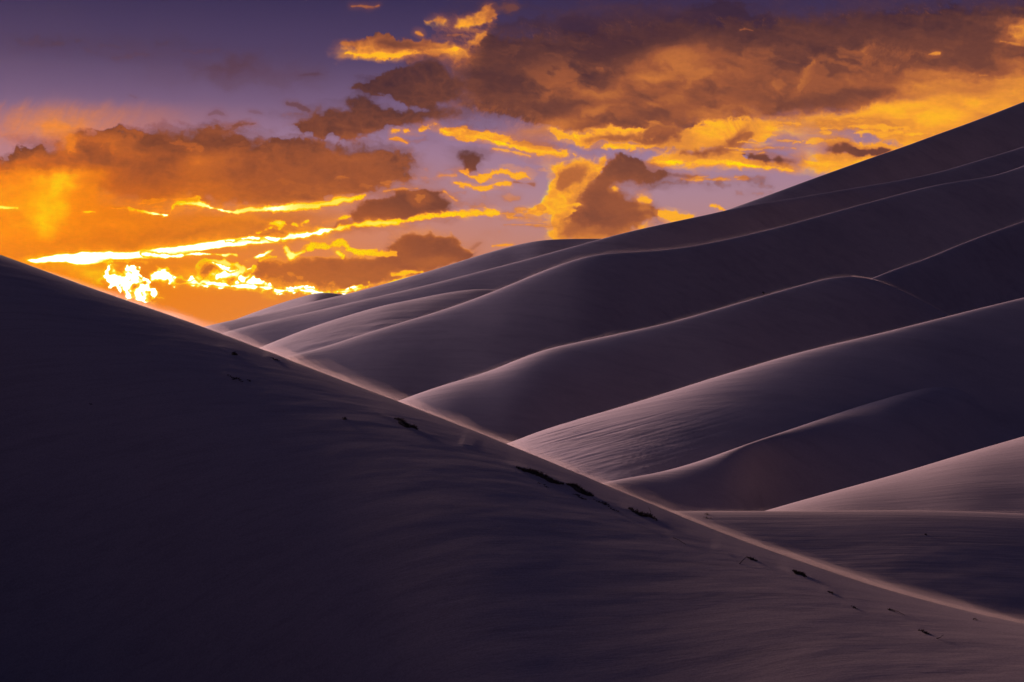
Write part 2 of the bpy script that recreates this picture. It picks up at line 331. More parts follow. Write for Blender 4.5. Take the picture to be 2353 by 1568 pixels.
    # thin ragged layers along its top, one knob catching the light
    P([(140, 348), (146, 320), (158, 308), (172, 318), (182, 346)], .60, soft=5, warp=9, ero=8, bil=.1, rim=.1)
    P([(178, 322), (230, 304), (275, 296), (330, 306), (300, 326), (230, 336)], .50, soft=8, warp=16, ero=13, op=.8, st=.1, sf=.08)
    P([(300, 334), (372, 308), (452, 312), (540, 326), (500, 348), (400, 350)], .35, soft=9, warp=18, ero=16, op=.7, st=.14)
    P([(470, 306), (492, 290), (512, 290), (540, 306), (572, 326), (520, 332)], .35, soft=6, warp=13, ero=10, op=.85, st=.08)
    P([(500, 288), (540, 283), (586, 284), (562, 293), (520, 297)], .34, soft=4, warp=9, ero=7, op=.7)
    P([(860, 345), (930, 352), (950, 380), (925, 402), (880, 390)], .33, soft=8, warp=16, ero=13, op=.7, bil=.1)
    P([(640, 332), (740, 326), (830, 334), (800, 356), (700, 352)], .36, soft=9, warp=16, ero=12, op=.6, st=.12)
    m.scatter(33, 10, 360, 620, 318, 352, 40, 5, .36, soft=5, warp=14, ero=8, op=.55)
    m.scatter(34, 8, 560, 900, 380, 455, 46, 7, .48, soft=7, warp=14, ero=8, op=.5)
    # lilac tears in its upper edge
    for pts in ([(222, 342), (262, 322), (300, 334), (322, 346), (262, 350)], [(400, 330), (470, 334), (430, 344)]):
        p = np.array(pts, np.float32)
        S([(p[0][0], p[0][1], 4), (p[1][0], p[1][1], 8), (p[-1][0], p[-1][1], 4)], core=.56, edge=.5, op=.6, soft=6, warp=14, ero=8)
    m.glow(470, 385, 90, 30, 0.60, 0.6, rot=-.3, sf=.6)
    m.glow(455, 370, 26, 20, 0.68, 0.5)
    m.glow(250, 330, 70, 16, 0.56, 0.5)
    m.glow(150, 330, 26, 20, 0.62, 0.7)
    m.glow(600, 420, 200, 36, 0.47, 0.5)
    m.glow(800, 395, 140, 40, 0.40, 0.5, sf=.4)
    m.glow(260, 405, 80, 30, 0.44, 0.5)
    m.scatter(31, 6, 240, 420, 448, 476, 28, 3, .7, soft=3, warp=10, ero=5, op=.8)
    m.scatter(32, 5, 780, 930, 405, 430, 30, 4, .6, soft=4, warp=10, ero=5, op=.6)
    S([(520, 290, 3), (560, 288, 5), (588, 284, 2)], core=.34, edge=.42, soft=4, op=.7)
    # --- the great orange glow below it
    P([(-700, 408), (0, 398), (60, 396), (150, 392), (246, 388), (240, 410), (215, 450), (300, 478), (420, 500), (560, 500), (640, 492), (590, 530), (480, 556), (300, 575), (150, 590), (-100, 600), (-700, 620)], .70, soft=16, warp=14, ero=7, sf=.04, gx=-.05)
    m.glow(500, 522, 260, 44, 0.66, 0.95, rot=-.05)
    m.glow(300, 475, 170, 40, 0.64, 0.85)
    m.glow(690, 500, 120, 26, 0.56, 0.6)
    m.glow(132, 432, 48, 22, 0.93, 0.95, rot=-.35, wp=45)
    m.glow(104, 492, 46, 44, 0.92, 0.9, wp=45)
    m.glow(110, 455, 120, 70, 0.82, 0.55, wp=50)
    m.glow(350, 535, 150, 24, 0.62, 0.4)
    m.glow(640, 520, 70, 22, 0.50, 0.6)
    S([(-60, 476, 3), (0, 477, 4), (40, 478, 2)], core=.94, edge=.85, soft=3)
    S([(190, 486, 1), (205, 488, 2.5), (220, 488, 1)], core=.9, edge=.8, soft=1.5)
    # browner and brighter bands inside the glow
    for cx, cy, rx, ry, t_, o_ in ((330, 548, 150, 9, .58, .6), (470, 535, 120, 10, .55, .6), (250, 520, 110, 10, .74, .5), (560, 505, 90, 9, .72, .5), (430, 505, 80, 10, .60, .5), (180, 555, 120, 8, .66, .5), (640, 540, 60, 8, .48, .6), (300, 440, 60, 14, .52, .6), (220, 415, 40, 20, .60, .5)):
        m.glow(cx, cy, rx, ry, t_, o_, rot=-.08, sf=.8, wp=30)
    m.scatter(35, 9, 250, 430, 452, 482, 24, 3, .80, soft=2.5, warp=10, ero=5, op=.75)
    # --- middle: rust scraps
    P([(800, 512), (806, 490), (840, 464), (880, 450), (905, 440), (950, 433), (1000, 436), (1030, 450), (1046, 468), (1030, 488), (1050, 500), (980, 500), (900, 512), (840, 518)], .36, soft=5, warp=11, ero=7, gx=-.03, gy=.05, rim=.2, rimw=5, rdir=(.2, -.9), amb=-.2)
    P([(945, 462), (960, 444), (980, 446), (985, 460), (965, 470)], .62, soft=5, warp=10, ero=7, op=.7)
    S([(880, 440, 2), (920, 436, 3), (960, 432, 3)], core=.72, edge=.62, soft=2.5, op=.7)
    S([(1020, 440, 2), (1036, 450, 5), (1050, 462, 3)], core=.74, edge=.66, soft=2.5, op=.8)
    P([(740, 530), (780, 508), (830, 510), (860, 520), (800, 532)], .40, soft=5, warp=8, ero=5, op=.8)
    P([(470, 560), (560, 540), (650, 530), (720, 525), (800, 520), (700, 548), (600, 556)], .52, soft=6, warp=8, ero=5, op=.8)
    # --- lower cloud bank
    P([(575, 632), (588, 610), (606, 598), (660, 604), (720, 592), (760, 588), (820, 590), (876, 586), (890, 566), (912, 548), (940, 532), (975, 532), (1004, 546), (1042, 534), (1058, 556), (1068, 572), (1090, 584), (1060, 600), (990, 626), (900, 650), (800, 668), (700, 664), (620, 648)],
      .45, soft=5, warp=9, ero=6, gx=-.04, gy=.04, rim=.34, rimw=5, rdir=(.2, -.95), amb=-.15, sf=.05)
    m.glow(760, 640, 120, 22, .50, .6)
    m.glow(1000, 600, 60, 14, .58, .5)
    P([(250, 640), (300, 600), (380, 602), (440, 606), (500, 606), (420, 640), (340, 640)], .66, soft=10, warp=10, ero=8, op=.5)
    P([(100, 610), (160, 600), (240, 600), (250, 640), (235, 655), (150, 630)], .8, soft=10, warp=10, ero=8, sf=.1, op=.8)
    # white hot edges, a diffuse glow round them first
    S([(60, 600, 14), (180, 590, 20), (320, 580, 18), (480, 562, 16), (640, 548, 14), (800, 520, 10), (900, 508, 6)], core=.80, edge=.72, warp=10, ero=6, soft=9, op=.6)
    S([(356, 640, 20), (430, 640, 24), (560, 640, 22), (680, 664, 12), (800, 664, 8)], core=.80, edge=.70, warp=12, ero=8, soft=8, op=.6)
    S([(260, 620, 16), (300, 650, 24), (330, 676, 14)], core=.82, edge=.72, warp=12, ero=8, soft=8, op=.6)
    S([(310, 486, 9), (390, 485, 11), (470, 470, 10), (620, 480, 9), (820, 458, 6)], core=.76, edge=.68, warp=10, ero=6, soft=7, op=.5)
    S([(300, 478, 2.7, .84), (330, 484, 6.75, .9), (350, 492, 6.75, .98), (384, 496, 5.4, 1.0), (392, 480, 5.4, .9), (402, 466, 6.75, .9), (440, 462, 8.1, .98), (470, 470, 6.75, .95), (500, 480, 5.4, 1.0), (540, 490, 6.75, .95), (590, 482, 6.75, .93), (630, 478, 9.45, 1.0), (690, 476, 8.1, .92), (760, 468, 8.1, .92), (810, 460, 6.75, .92), (838, 450, 5.4, .84)], edge=.78, warp=7, ero=4, soft=2)
    S([(330, 470, 2), (400, 455, 2), (455, 462, 2)], core=.72, edge=.62, warp=8, soft=2.5, op=.8)
    P([(58, 600), (80, 594), (130, 585), (180, 580), (260, 578), (330, 574), (400, 567), (480, 557), (540, 546), (580, 542), (640, 548), (640, 560), (570, 562), (520, 568), (470, 577), (425, 586), (385, 594), (340, 594), (300, 597), (255, 597), (230, 605), (205, 610), (170, 610), (145, 604), (105, 605), (75, 606)],
      1.02, soft=1.8, warp=4, ero=1.6, rim=-.12, rimw=2, rdir=(0, 0), amb=1.0, halo=.3)
    S([(520, 555, 3, 1.0), (560, 548, 5, 1.02), (600, 546, 5, 1.0), (640, 552, 6, 1.0), (690, 540, 7, .97), (740, 532, 7, .98), (800, 520, 7, .92), (860, 513, 7, .92), (920, 506, 7, .9), (980, 498, 7, .88), (1040, 494, 8, .86), (1090, 492, 7, .86), (1140, 490, 11, .86), (1150, 492, 3, .82)], edge=.78, warp=6, ero=4, soft=2.2, st=.05)
    S([(330, 584, 7.5, 1.0), (390, 592, 7.5, 1.0), (450, 586, 6, 1.02), (500, 584, 4.5, 1.0), (545, 584, 4.5, .93)], edge=.80, warp=6, ero=3.5, soft=2)
    S([(215, 606, 2, .84), (250, 600, 3, .84), (310, 600, 2, .84), (350, 602, 2, .8)], edge=.74, warp=10, ero=5, soft=3, op=.7)
    S([(565, 597, 2, .9), (590, 590, 6, 1.0), (610, 584, 5, 1.0), (628, 576, 2, .9)], edge=.8, warp=6, ero=4, soft=2)
    P([(248, 650), (242, 615), (256, 606), (280, 616), (305, 612), (312, 634), (330, 645), (352, 655), (344, 680), (318, 692), (296, 684), (278, 668), (262, 668)], 1.0, soft=2.0, warp=18, ero=15, bil=.26, rim=-.16, rimw=5, rdir=(0, 0), amb=1.0)
    m.scatter(41, 7, 300, 390, 684, 700, 8, 2, .82, soft=2, warp=8, ero=4, op=.8)
    S([(356, 640, 12.2, 1.02), (368, 628, 17.6, 1.03), (382, 632, 16.2, 1.03), (398, 640, 5.4, .95)], edge=.82, warp=9, ero=6, soft=2)
    P([(386, 642), (400, 634), (420, 640), (445, 634), (458, 622), (470, 606), (492, 602), (520, 594), (552, 600), (562, 618), (588, 610), (584, 634), (610, 650), (660, 658), (720, 663), (780, 661), (850, 652), (890, 645), (890, 651), (810, 672), (730, 678), (660, 674), (600, 666), (545, 662), (500, 664), (430, 660), (388, 656)],
      .985, soft=1.8, warp=9, ero=7, bil=.26, sf=.06, rim=-.13, rimw=3, rdir=(0, 0), amb=1.0, halo=.3)
    S([(400, 652, 2, 1.0), (440, 650, 6, 1.02), (520, 654, 7, 1.02), (600, 661, 5, 1.02), (680, 670, 4, 1.02), (730, 670, 4, 1.0), (790, 668, 3, .98), (850, 660, 2.5, .95), (900, 648, 2.5, .9), (960, 634, 2.5, .82), (1000, 624, 2, .74)], edge=.84, warp=9, ero=4, soft=2)
    P([(402, 646), (412, 640), (428, 646), (420, 654), (408, 652)], .60, soft=3, warp=8, ero=6, op=.8)
    S([(455, 640, 7.8, 1.0), (460, 615, 5.2, .93), (480, 602, 5.2, .92), (520, 600, 6.5, .94), (550, 606, 7.8, .92), (556, 622, 9.1, .95), (530, 630, 10.4, 1.0), (500, 636, 11.7, 1.02)], edge=.80, warp=11, ero=7, soft=2)
    S([(556, 640, 8, 1.0), (572, 628, 6, .96), (584, 614, 3, .88)], edge=.8, warp=10, ero=6, soft=2)
    P([(458, 636), (468, 612), (492, 608), (505, 616), (486, 626), (474, 640)], .50, soft=4, warp=9, ero=6, op=.85)
    P([(520, 644), (528, 634), (540, 636), (536, 648)], .58, soft=4, warp=7, ero=5, op=.7)
    S([(596, 600, 2), (612, 592, 3), (635, 592, 2)], core=.84, edge=.76, warp=6, soft=2)
    S([(652, 574, 6.75, .93), (664, 590, 10.8, .97), (690, 588, 9.45, .93), (712, 574, 8.1, .9), (724, 562, 5.4, .86), (760, 566, 6.75, .88), (792, 556, 8.1, .86), (806, 572, 6.75, .9), (836, 578, 8.1, .88), (870, 582, 8.1, .86), (904, 584, 4.05, .78)], edge=.76, warp=11, ero=6, soft=2)
    S([(772, 580, 5, .92), (790, 588, 5, .9)], edge=.78, warp=8, ero=6)
    S([(622, 512, 5, .9), (640, 512, 9, .92), (652, 504, 6, .9), (640, 526, 5, .86)], edge=.76, warp=10, ero=7, soft=2.5)
    S([(676, 510, 3), (692, 512, 6), (712, 508, 3)], core=.88, edge=.76, warp=9, ero=6, soft=2.5)
    S([(744, 510, 2), (770, 506, 4), (802, 500, 3)], core=.86, edge=.74, warp=7, ero=4, soft=2.5)
    S([(590, 535, 3), (612, 530, 6), (630, 520, 3)], core=.88, edge=.76, warp=9, ero=5, soft=2.5)
    S([(900, 634, 3), (940, 628, 6), (975, 622, 3)], core=.84, edge=.74, warp=8, ero=5, soft=3)
    S([(660, 625, 2), (670, 630, 5), (690, 640, 3)], core=.66, edge=.56, warp=8, ero=5, soft=3, op=.8)
    tone = np.where(m.cov > 1e-4, m.tp / np.maximum(m.cov, 1e-4), 0)
    return m.cov, np.clip(tone, 0, 1.05), m

# colours of light the western sky gives off, one scale of cloud tones away from the sun and one near it (display values)
RAMP_FAR = [(0, (44, 30, 48)), (.12, (68, 42, 54)), (.24, (92, 55, 54)), (.34, (118, 68, 56)), (.44, (158, 88, 58)), (.56, (196, 114, 60)), (.66, (226, 140, 58)), (.74, (248, 160, 52)), (.82, (255, 182, 42)), (.9, (255, 216, 10)), (.96, (255, 243, 130)), (1, (255, 255, 245))]
RAMP_SUN = [(0, (60, 30, 30)), (.12, (88, 46, 36)), (.24, (112, 58, 36)), (.34, (140, 70, 36)), (.44, (172, 84, 34)), (.56, (206, 100, 22)), (.66, (236, 124, 8)), (.74, (252, 140, 4)), (.82, (255, 172, 2)), (.9, (255, 216, 4)), (.96, (255, 243, 130)), (1, (255, 255, 245))]
# ---------------------------------------------------------------- the sky: dusk gradient, low sun glow, and the cloud cover map over azimuth / elevation
def lin(c, f=1.0):
    out = []
    for v in c[:3]:
        v = v / 255.0
        out.append((v / 12.92 if v < 0.04045 else ((v + 0.055) / 1.055) ** 2.4) * f)
    return (out[0], out[1], out[2], 1.0)

AZ0, AZ1, EL0, EL1 = R(-23), R(23), R(-1.5), R(15)
MW, MH = 3400, 1220
def cloud_image():
    az = AZ0 + (np.arange(MW) + 0.5) / MW * (AZ1 - AZ0)
    el = EL0 + (np.arange(MH) + 0.5) / MH * (EL1 - EL0)
    A, E = np.meshgrid(az, el)
    X = CX + FPX * np.tan(A); Y = CY - FPX * np.tan(E) / np.cos(A)
    X = X[::-1]; Y = Y[::-1]
    cov, tone, _ = build_clouds(X, Y)
    # beyond the part of the sky that is laid out cloud by cloud, the cover thins out
    fade = sstep(-480, -120, X) * sstep(2830, 2480, X) * sstep(-255, -40, Y)
    cov = cov * fade
    img = bpy.data.images.new("cloud_cover", MW, MH, alpha=True, float_buffer=True)
    img.colorspace_settings.name = 'Non-Color'
    px = np.zeros((MH, MW, 4), np.float32)
    px[..., 0] = cov[::-1]; px[..., 1] = tone[::-1]; px[..., 3] = 1
    img.pixels.foreach_set(px.ravel())
    img.pack()
    return img

class Nodes:
    def __init__(s, tree): s.t = tree; s.n = tree.nodes; s.l = tree.links
    def new(s, kind, **kw):
        n = s.n.new(kind)
        for k, v in kw.items(): setattr(n, k, v)
        return n
    def put(s, sock, v):
        if isinstance(v, bpy.types.NodeSocket): s.l.new(v, sock)
        else: sock.default_value = v
    def math(s, op, a, b=None, c=None, clamp=False):
        n = s.new('ShaderNodeMath', operation=op, use_clamp=clamp)
        s.put(n.inputs[0], a)
        if b is not None: s.put(n.inputs[1], b)
        if c is not None: s.put(n.inputs[2], c)
        return n.outputs[0]
    def mix(s, f, a, b, kind='MIX'):
        n = s.new('ShaderNodeMix', data_type='RGBA', blend_type=kind, clamp_factor=True)
        s.put(n.inputs[0], f); s.put(n.inputs[6], a); s.put(n.inputs[7], b)
        return n.outputs[2]
    def ramp(s, f, stops):
        n = s.new('ShaderNodeValToRGB'); cr = n.color_ramp
        while len(cr.elements) < len(stops): cr.elements.new(0.5)
        for e, (p, c) in zip(cr.elements, stops): e.position = p; e.color = c
        s.put(n.inputs[0], f)
        return n.outputs[0]
    def mapr(s, v, a, b, c=0.0, d=1.0, smooth=True):
        n = s.new('ShaderNodeMapRange', interpolation_type='SMOOTHSTEP' if smooth else 'LINEAR')
        for k, x in enumerate((v, a, b, c, d)): s.put(n.inputs[k], x)
        return n.outputs[0]
    def noise(s, vec, scale, detail=4.0, rough=0.5, dist=0.0):
        n = s.new('ShaderNodeTexNoise')
        s.put(n.inputs['Vector'], vec)
        n.inputs['Scale'].default_value = scale; n.inputs['Detail'].default_value = detail
        n.inputs['Roughness'].default_value = rough; n.inputs['Distortion'].default_value = dist
        return n.outputs[0]
    def scale(s, vec, xyz, rot=(0, 0, 0)):
        n = s.new('ShaderNodeMapping'); s.put(n.inputs[0], vec)
        n.inputs['Scale'].default_value = xyz; n.inputs['Rotation'].default_value = rot
        return n.outputs[0]

world = bpy.data.worlds.new("World")
scene.world = world
world.use_nodes = True
N = Nodes(world.node_tree)
N.n.clear()
dirv = N.new('ShaderNodeTexCoord').outputs['Generated']
sep = N.new('ShaderNodeSeparateXYZ'); N.l.new(dirv, sep.inputs[0])
el = N.math('ARCSINE', sep.outputs[2])
az = N.math('ARCTAN2', sep.outputs[0], sep.outputs[1])
comb = N.new('ShaderNodeCombineXYZ')
N.put(comb.inputs[0], N.math('DIVIDE', N.math('SUBTRACT', az, AZ0), AZ1 - AZ0))
N.put(comb.inputs[1], N.math('DIVIDE', N.math('SUBTRACT', el, EL0), EL1 - EL0))
ti = N.new('ShaderNodeTexImage', image=cloud_image(), extension='CLIP', interpolation='Cubic')
N.l.new(comb.outputs[0], ti.inputs[0])
sc = N.new('ShaderNodeSeparateColor'); N.l.new(ti.outputs[0], sc.inputs[0])
cover, tone = sc.outputs[0], sc.outputs[1]
# clear sky: dusk colours by elevation (degrees, display colours of the clear patches), dark blue in the east
deg = N.math('DEGREES', el)
DUSK = [(-20, (60, 36, 40)), (0.0, (214, 136, 74)), (2.4, (194, 132, 110)), (4.9, (172, 132, 146)), (6.4, (156, 122, 150)), (7.8, (120, 94, 126)), (9.4, (82, 65, 99)), (11.4, (56, 46, 82)), (20, (50, 46, 80)), (45, (42, 42, 74)), (90, (32, 34, 64))]
dusk = N.ramp(N.mapr(deg, -20, 90, smooth=False), [((d + 20) / 110, lin(c)) for d, c in DUSK])
east = N.ramp(N.mapr(deg, -20, 90, smooth=False), [(0, lin((20, 18, 30))), (20 / 110, lin((30, 30, 52))), (30 / 110, lin((34, 35, 62))), (50 / 110, lin((38, 39, 70))), (1, lin((32, 34, 64)))])
west = N.mapr(N.math('COSINE', N.math('ADD', az, 0.1)), -0.2, 0.95)
clear = N.mix(west, east, dusk)
# fill glow added to the unseen sky at left, to light the dune faces
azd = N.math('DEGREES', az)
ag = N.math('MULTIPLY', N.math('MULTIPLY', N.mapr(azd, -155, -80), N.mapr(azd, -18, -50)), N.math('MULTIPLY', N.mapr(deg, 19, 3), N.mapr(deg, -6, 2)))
clear = N.mix(ag, clear, lin(FILL_GLOW, FILL_GAIN))
# glow around the veiled sun, wide and flat
dx = N.math('DIVIDE', N.math('SUBTRACT', az, R(-14.0)), R(10.6))
dy = N.math('DIVIDE', N.math('SUBTRACT', deg, 2.1), 2.9)
gl = N.math('POWER', 2.718, N.math('MULTIPLY', N.math('POWER', N.math('ADD', N.math('MULTIPLY', dx, dx), N.math('MULTIPLY', dy, dy)), 1.1), -1.0))
clear = N.mix(gl, clear, lin((240, 128, 6)))
dx2 = N.math('DIVIDE', N.math('SUBTRACT', az, R(-15.1)), R(10.2))
dy2 = N.math('DIVIDE', N.math('SUBTRACT', deg, 4.2), 4.3)
near = N.math('POWER', 2.718, N.math('MULTIPLY', N.math('ADD', N.math('MULTIPLY', dx2, dx2), N.math('MULTIPLY', dy2, dy2)), -1.0))
far_c = N.ramp(tone, [(t, lin(c)) for t, c in RAMP_FAR])
sun_c = N.ramp(tone, [(t, lin(c)) for t, c in RAMP_SUN])
cloud = N.mix(near, far_c, sun_c)
# fine texture inside the clouds, below the resolution of the map
fine = N.noise(N.scale(dirv, (1, 1, 2.2)), 260.0, 4.0, 0.62)
cloud = N.mix(1.0, cloud, N.ramp(fine, [(0.25, (.93, .93, .93, 1)), (0.75, (1.06, 1.06, 1.06, 1))]), 'MULTIPLY')
hot = N.mapr(tone, 0.93, 1.02, 1.0, HOT)
cloud = N.mix(1.0, cloud, hot, 'MULTIPLY')
graded = N.mix(cover, clear, cloud)
nishita = N.new('ShaderNodeTexSky', sky_type='NISHITA')
nishita.sun_disc = False
nishita.sun_elevation = SUN_EL
nishita.sun_rotation = SUN_AZ
nishita.air_density = 1.2; nishita.dust_density = 2.0
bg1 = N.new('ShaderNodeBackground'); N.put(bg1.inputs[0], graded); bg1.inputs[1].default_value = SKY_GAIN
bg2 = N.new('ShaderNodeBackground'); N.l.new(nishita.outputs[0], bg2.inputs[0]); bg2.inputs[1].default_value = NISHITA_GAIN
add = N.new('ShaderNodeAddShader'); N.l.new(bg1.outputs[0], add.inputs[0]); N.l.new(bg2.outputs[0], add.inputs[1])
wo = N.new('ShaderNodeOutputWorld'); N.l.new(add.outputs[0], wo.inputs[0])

# ---------------------------------------------------------------- sand
def sand_material(name, base=(0.49, 0.405, 0.37), ripple=(1.0, 1.0, 1.0), rot=0.0, amp=0.3, fine=0.15, grain=0.06):
    m = bpy.data.materials.new(name); m.use_nodes = True
    K = Nodes(m.node_tree); K.n.clear()
    pos = K.new('ShaderNodeTexCoord').outputs['Object']
    big = K.noise(K.scale(pos, (.02, .02, .05)), 1.0, 5.0, 0.55)
    mid = K.noise(K.scale(pos, (.22, .22, .5)), 1.0, 5.0, 0.6)
    v = K.math('ADD', K.math('MULTIPLY', big, 0.30), K.math('MULTIPLY', mid, 0.14))
    col = K.mix(K.mapr(v, 0.12, 0.34), (base[0] * .86, base[1] * .86, base[2] * .88, 1), (base[0] * 1.1, base[1] * 1.1, base[2] * 1.08, 1))
    spk = K.noise(pos, 14.0 * grain / 0.06, 2.0, 0.8)
    col = K.mix(1.0, col, K.ramp(spk, [(.3, (.84, .84, .84, 1)), (.7, (1.14, 1.14, 1.14, 1))]), 'MULTIPLY')
    vein = K.noise(K.scale(pos, (ripple[0] * .5, ripple[1] * .8, ripple[2] * .8), (0, 0, rot)), 1.0, 6.0, 0.68, 0.6)
    col = K.mix(1.0, col, K.ramp(vein, [(.28, (.87, .865, .87, 1)), (.5, (1, 1, 1, 1)), (.72, (1.06, 1.06, 1.055, 1))]), 'MULTIPLY')
    bs = K.new('ShaderNodeBsdfPrincipled')
    K.put(bs.inputs['Base Color'], col)
    bs.inputs['Roughness'].default_value = 0.92
    bs.inputs['Specular IOR Level'].default_value = 0.15
    rp = K.scale(pos, ripple, (0, 0, rot))
    r1 = K.noise(rp, 1.0, 3.0, 0.55, 0.4)
    r2 = K.noise(rp, 3.7, 3.0, 0.6, 0.3)
    h = K.math('ADD', K.math('MULTIPLY', r1, amp), K.math('MULTIPLY', r2, fine))
    b = K.new('ShaderNodeBump'); b.inputs['Strength'].default_value = 0.55; b.inputs['Distance'].default_value = 1.0
    K.put(b.inputs['Height'], h)
    K.l.new(b.outputs[0], bs.inputs['Normal'])
    out = K.new('ShaderNodeOutputMaterial'); K.l.new(bs.outputs[0], out.inputs[0])
    return m

def grid_mesh(name, V, mat, smooth=True):
    ni, nj = V.shape[:2]
    me = bpy.data.meshes.new(name)
    idx = np.arange(ni * nj).reshape(ni, nj)
    f = np.stack([idx[:-1, :-1], idx[1:, :-1], idx[1:, 1:], idx[:-1, 1:]], -1).reshape(-1, 4)
    me.vertices.add(ni * nj); me.vertices.foreach_set("co", V.reshape(-1).astype(np.float32))
    me.loops.add(f.size); me.loops.foreach_set("vertex_index", f.reshape(-1).astype(np.int32))
    me.polygons.add(len(f)); me.polygons.foreach_set("loop_start", (np.arange(len(f)) * 4).astype(np.int32))
    me.polygons.foreach_set("loop_total", np.full(len(f), 4, np.int32))
    me.polygons.foreach_set("use_smooth", np.ones(len(f), bool))
    me.update(calc_edges=True); me.validate()
    me.materials.append(mat)
    o = bpy.data.objects.new(name, me)
    COL.objects.link(o)
    return o

def spline(P, n, sig=6):
    """smooth resampling of control rows (first column drives), shape-preserving cubic"""
    P = np.array(P, float); x = P[:, 0]
    h = np.diff(x); out = [np.linspace(x[0], x[-1], n)]
    for k in range(1, P.shape[1]):
        y = P[:, k]; dl = np.diff(y) / h; m = np.zeros(len(x))
        for i in range(1, len(x) - 1):
            if dl[i - 1] * dl[i] > 0:
                w1 = 2 * h[i] + h[i - 1]; w2 = h[i] + 2 * h[i - 1]
                m[i] = (w1 + w2) / (w1 / dl[i - 1] + w2 / dl[i])
        m[0], m[-1] = dl[0], dl[-1]
        t = out[0]; i = np.clip(np.searchsorted(x, t) - 1, 0, len(x) - 2)
        u = (t - x[i]) / h[i]
        out.append(y[i] * (1 + 2 * u) * (1 - u) ** 2 + h[i] * m[i] * u * (1 - u) ** 2 + y[i + 1] * u * u * (3 - 2 * u) + h[i] * m[i + 1] * u * u * (u - 1))
    Q = np.stack(out, 1)
    r = np.arange(-3 * sig, 3 * sig + 1); k = np.exp(-(r / sig) ** 2 / 2); k /= k.sum()      # take the last kinks out of the line
    for c in range(1, Q.shape[1]):
        e0 = 2 * Q[0, c] - Q[1:3 * sig + 1, c][::-1]; e1 = 2 * Q[-1, c] - Q[-3 * sig - 1:-1, c][::-1]
        Q[:, c] = np.convolve(np.concatenate([e0, Q[:, c], e1]), k, 'valid')
    return Q

DUNES = {}; CREST = {}
def dune(key, label, crest, mat, back=14.0, length=160.0, backlen=90.0, n=420, nj=150, und=0.0, undscale=40.0, extra=None, seed=1, floor=None, sig=6):
    """A dune swept along its crest. crest rows: bearing x, bearing y (on the survey sheet), distance, rounding of the crest in metres,
    steepness of the lee face in degrees. The profile turns smoothly from the windward back over the crest into the lee face."""
    C = spline(crest, n, sig)
    x, y, D, w, a1 = C.T
    P = np.stack([(x - CX) / FPX * D, D, (CY - y) / FPX * D], 1)
    el = np.degrees(np.arctan2(P[:, 2], np.hypot(P[:, 0], P[:, 1])))
    f = -P[:, :2] / np.linalg.norm(P[:, :2], axis=1)[:, None]          # the lee face falls toward the hollow the viewer looks from
    q = np.linspace(0, 1, nj) ** 2.0 * length
    qb = -(np.linspace(1, 0, nj // 3 + 1)[:-1] ** 2.0) * backlen
    s = np.concatenate([qb, q])
    j0 = len(qb)
    kk = np.minimum(1.0, .8 * D / length)[:, None]
    S = s[None, :] * np.where(s[None, :] > 0, kk, 1.0); W = w[:, None]
    g = S / W
    fwd = 1 - np.exp(-np.clip(g, 0, None) * 1.2) ; bwd = 1 - np.exp(np.clip(g, None, 0) * 1.2)
    th = el[:, None] + np.where(S >= 0, (a1 - el)[:, None] * fwd, -(back + el)[:, None] * bwd)
    slope = np.tan(np.radians(np.clip(th, -40, 44)))
    h = np.zeros((n, len(s)))
    inc = (slope[:, 1:] + slope[:, :-1]) / 2 * np.diff(S, axis=1)
    cum = np.concatenate([np.zeros((n, 1)), np.cumsum(inc, 1)], 1)
    h = cum - cum[:, j0:j0 + 1]
    V = np.zeros((n, len(s), 3))
    V[..., 0] = P[:, None, 0] + f[:, None, 0] * S
    V[..., 1] = P[:, None, 1] + f[:, None, 1] * S
    V[..., 2] = P[:, None, 2] - h
    if und:
        k = sstep(0, 1, np.abs(S) / (3 * W + 4))
        V[..., 2] += k * und * (fbm(V[..., 0] / undscale, V[..., 1] / (undscale * .6), 4, seed * 7 + 3) )
    if extra is not None: V[..., 2] += extra(V, S, x[:, None], W)
    if floor is not None: V[..., 2] = np.maximum(V[..., 2], floor) + 0.02 * np.minimum(V[..., 2] - floor, 0)
    o = grid_mesh("sand_dune", V, mat)
    o['kind'] = 'structure'; o['label'] = label; o['category'] = 'dune'
    DUNES[key] = (o, V); CREST[key] = j0
    return o

def ray_to(key, px, py):
    """where the line of sight with this bearing meets a dune"""
    o, V = DUNES[key]
    if key not in BVH:
        me = o.data
        BVH[key] = BVHTree.FromPolygons([v.co.copy() for v in me.vertices], [tuple(p.vertices) for p in me.polygons])
    d = Vector(((px - CX) / FPX, 1.0, (CY - py) / FPX)).normalized()
    loc, nor, i, dist = BVH[key].ray_cast(Vector((0, 0, 0)), d, 5000)
    if nor is not None and nor.dot(d) > 0: nor = -nor
    return loc, nor
BVH = {}

SAND_FAR = sand_material("far_sand", ripple=(.03, .10, .10), rot=.35, amp=.6, fine=.15, grain=.02)
SAND_MID = sand_material("mid_sand", ripple=(.05, .22, .22), rot=.35, amp=.22, fine=.07, grain=.03)
SAND_NEAR = sand_material("near_sand", ripple=(.35, 2.4, 1.6), rot=-.3, amp=.007, fine=.022)
SAND_FLAT = sand_material("rippled_sand", ripple=(.11, 2.0, 1.4), rot=.04, amp=.055, fine=.02)

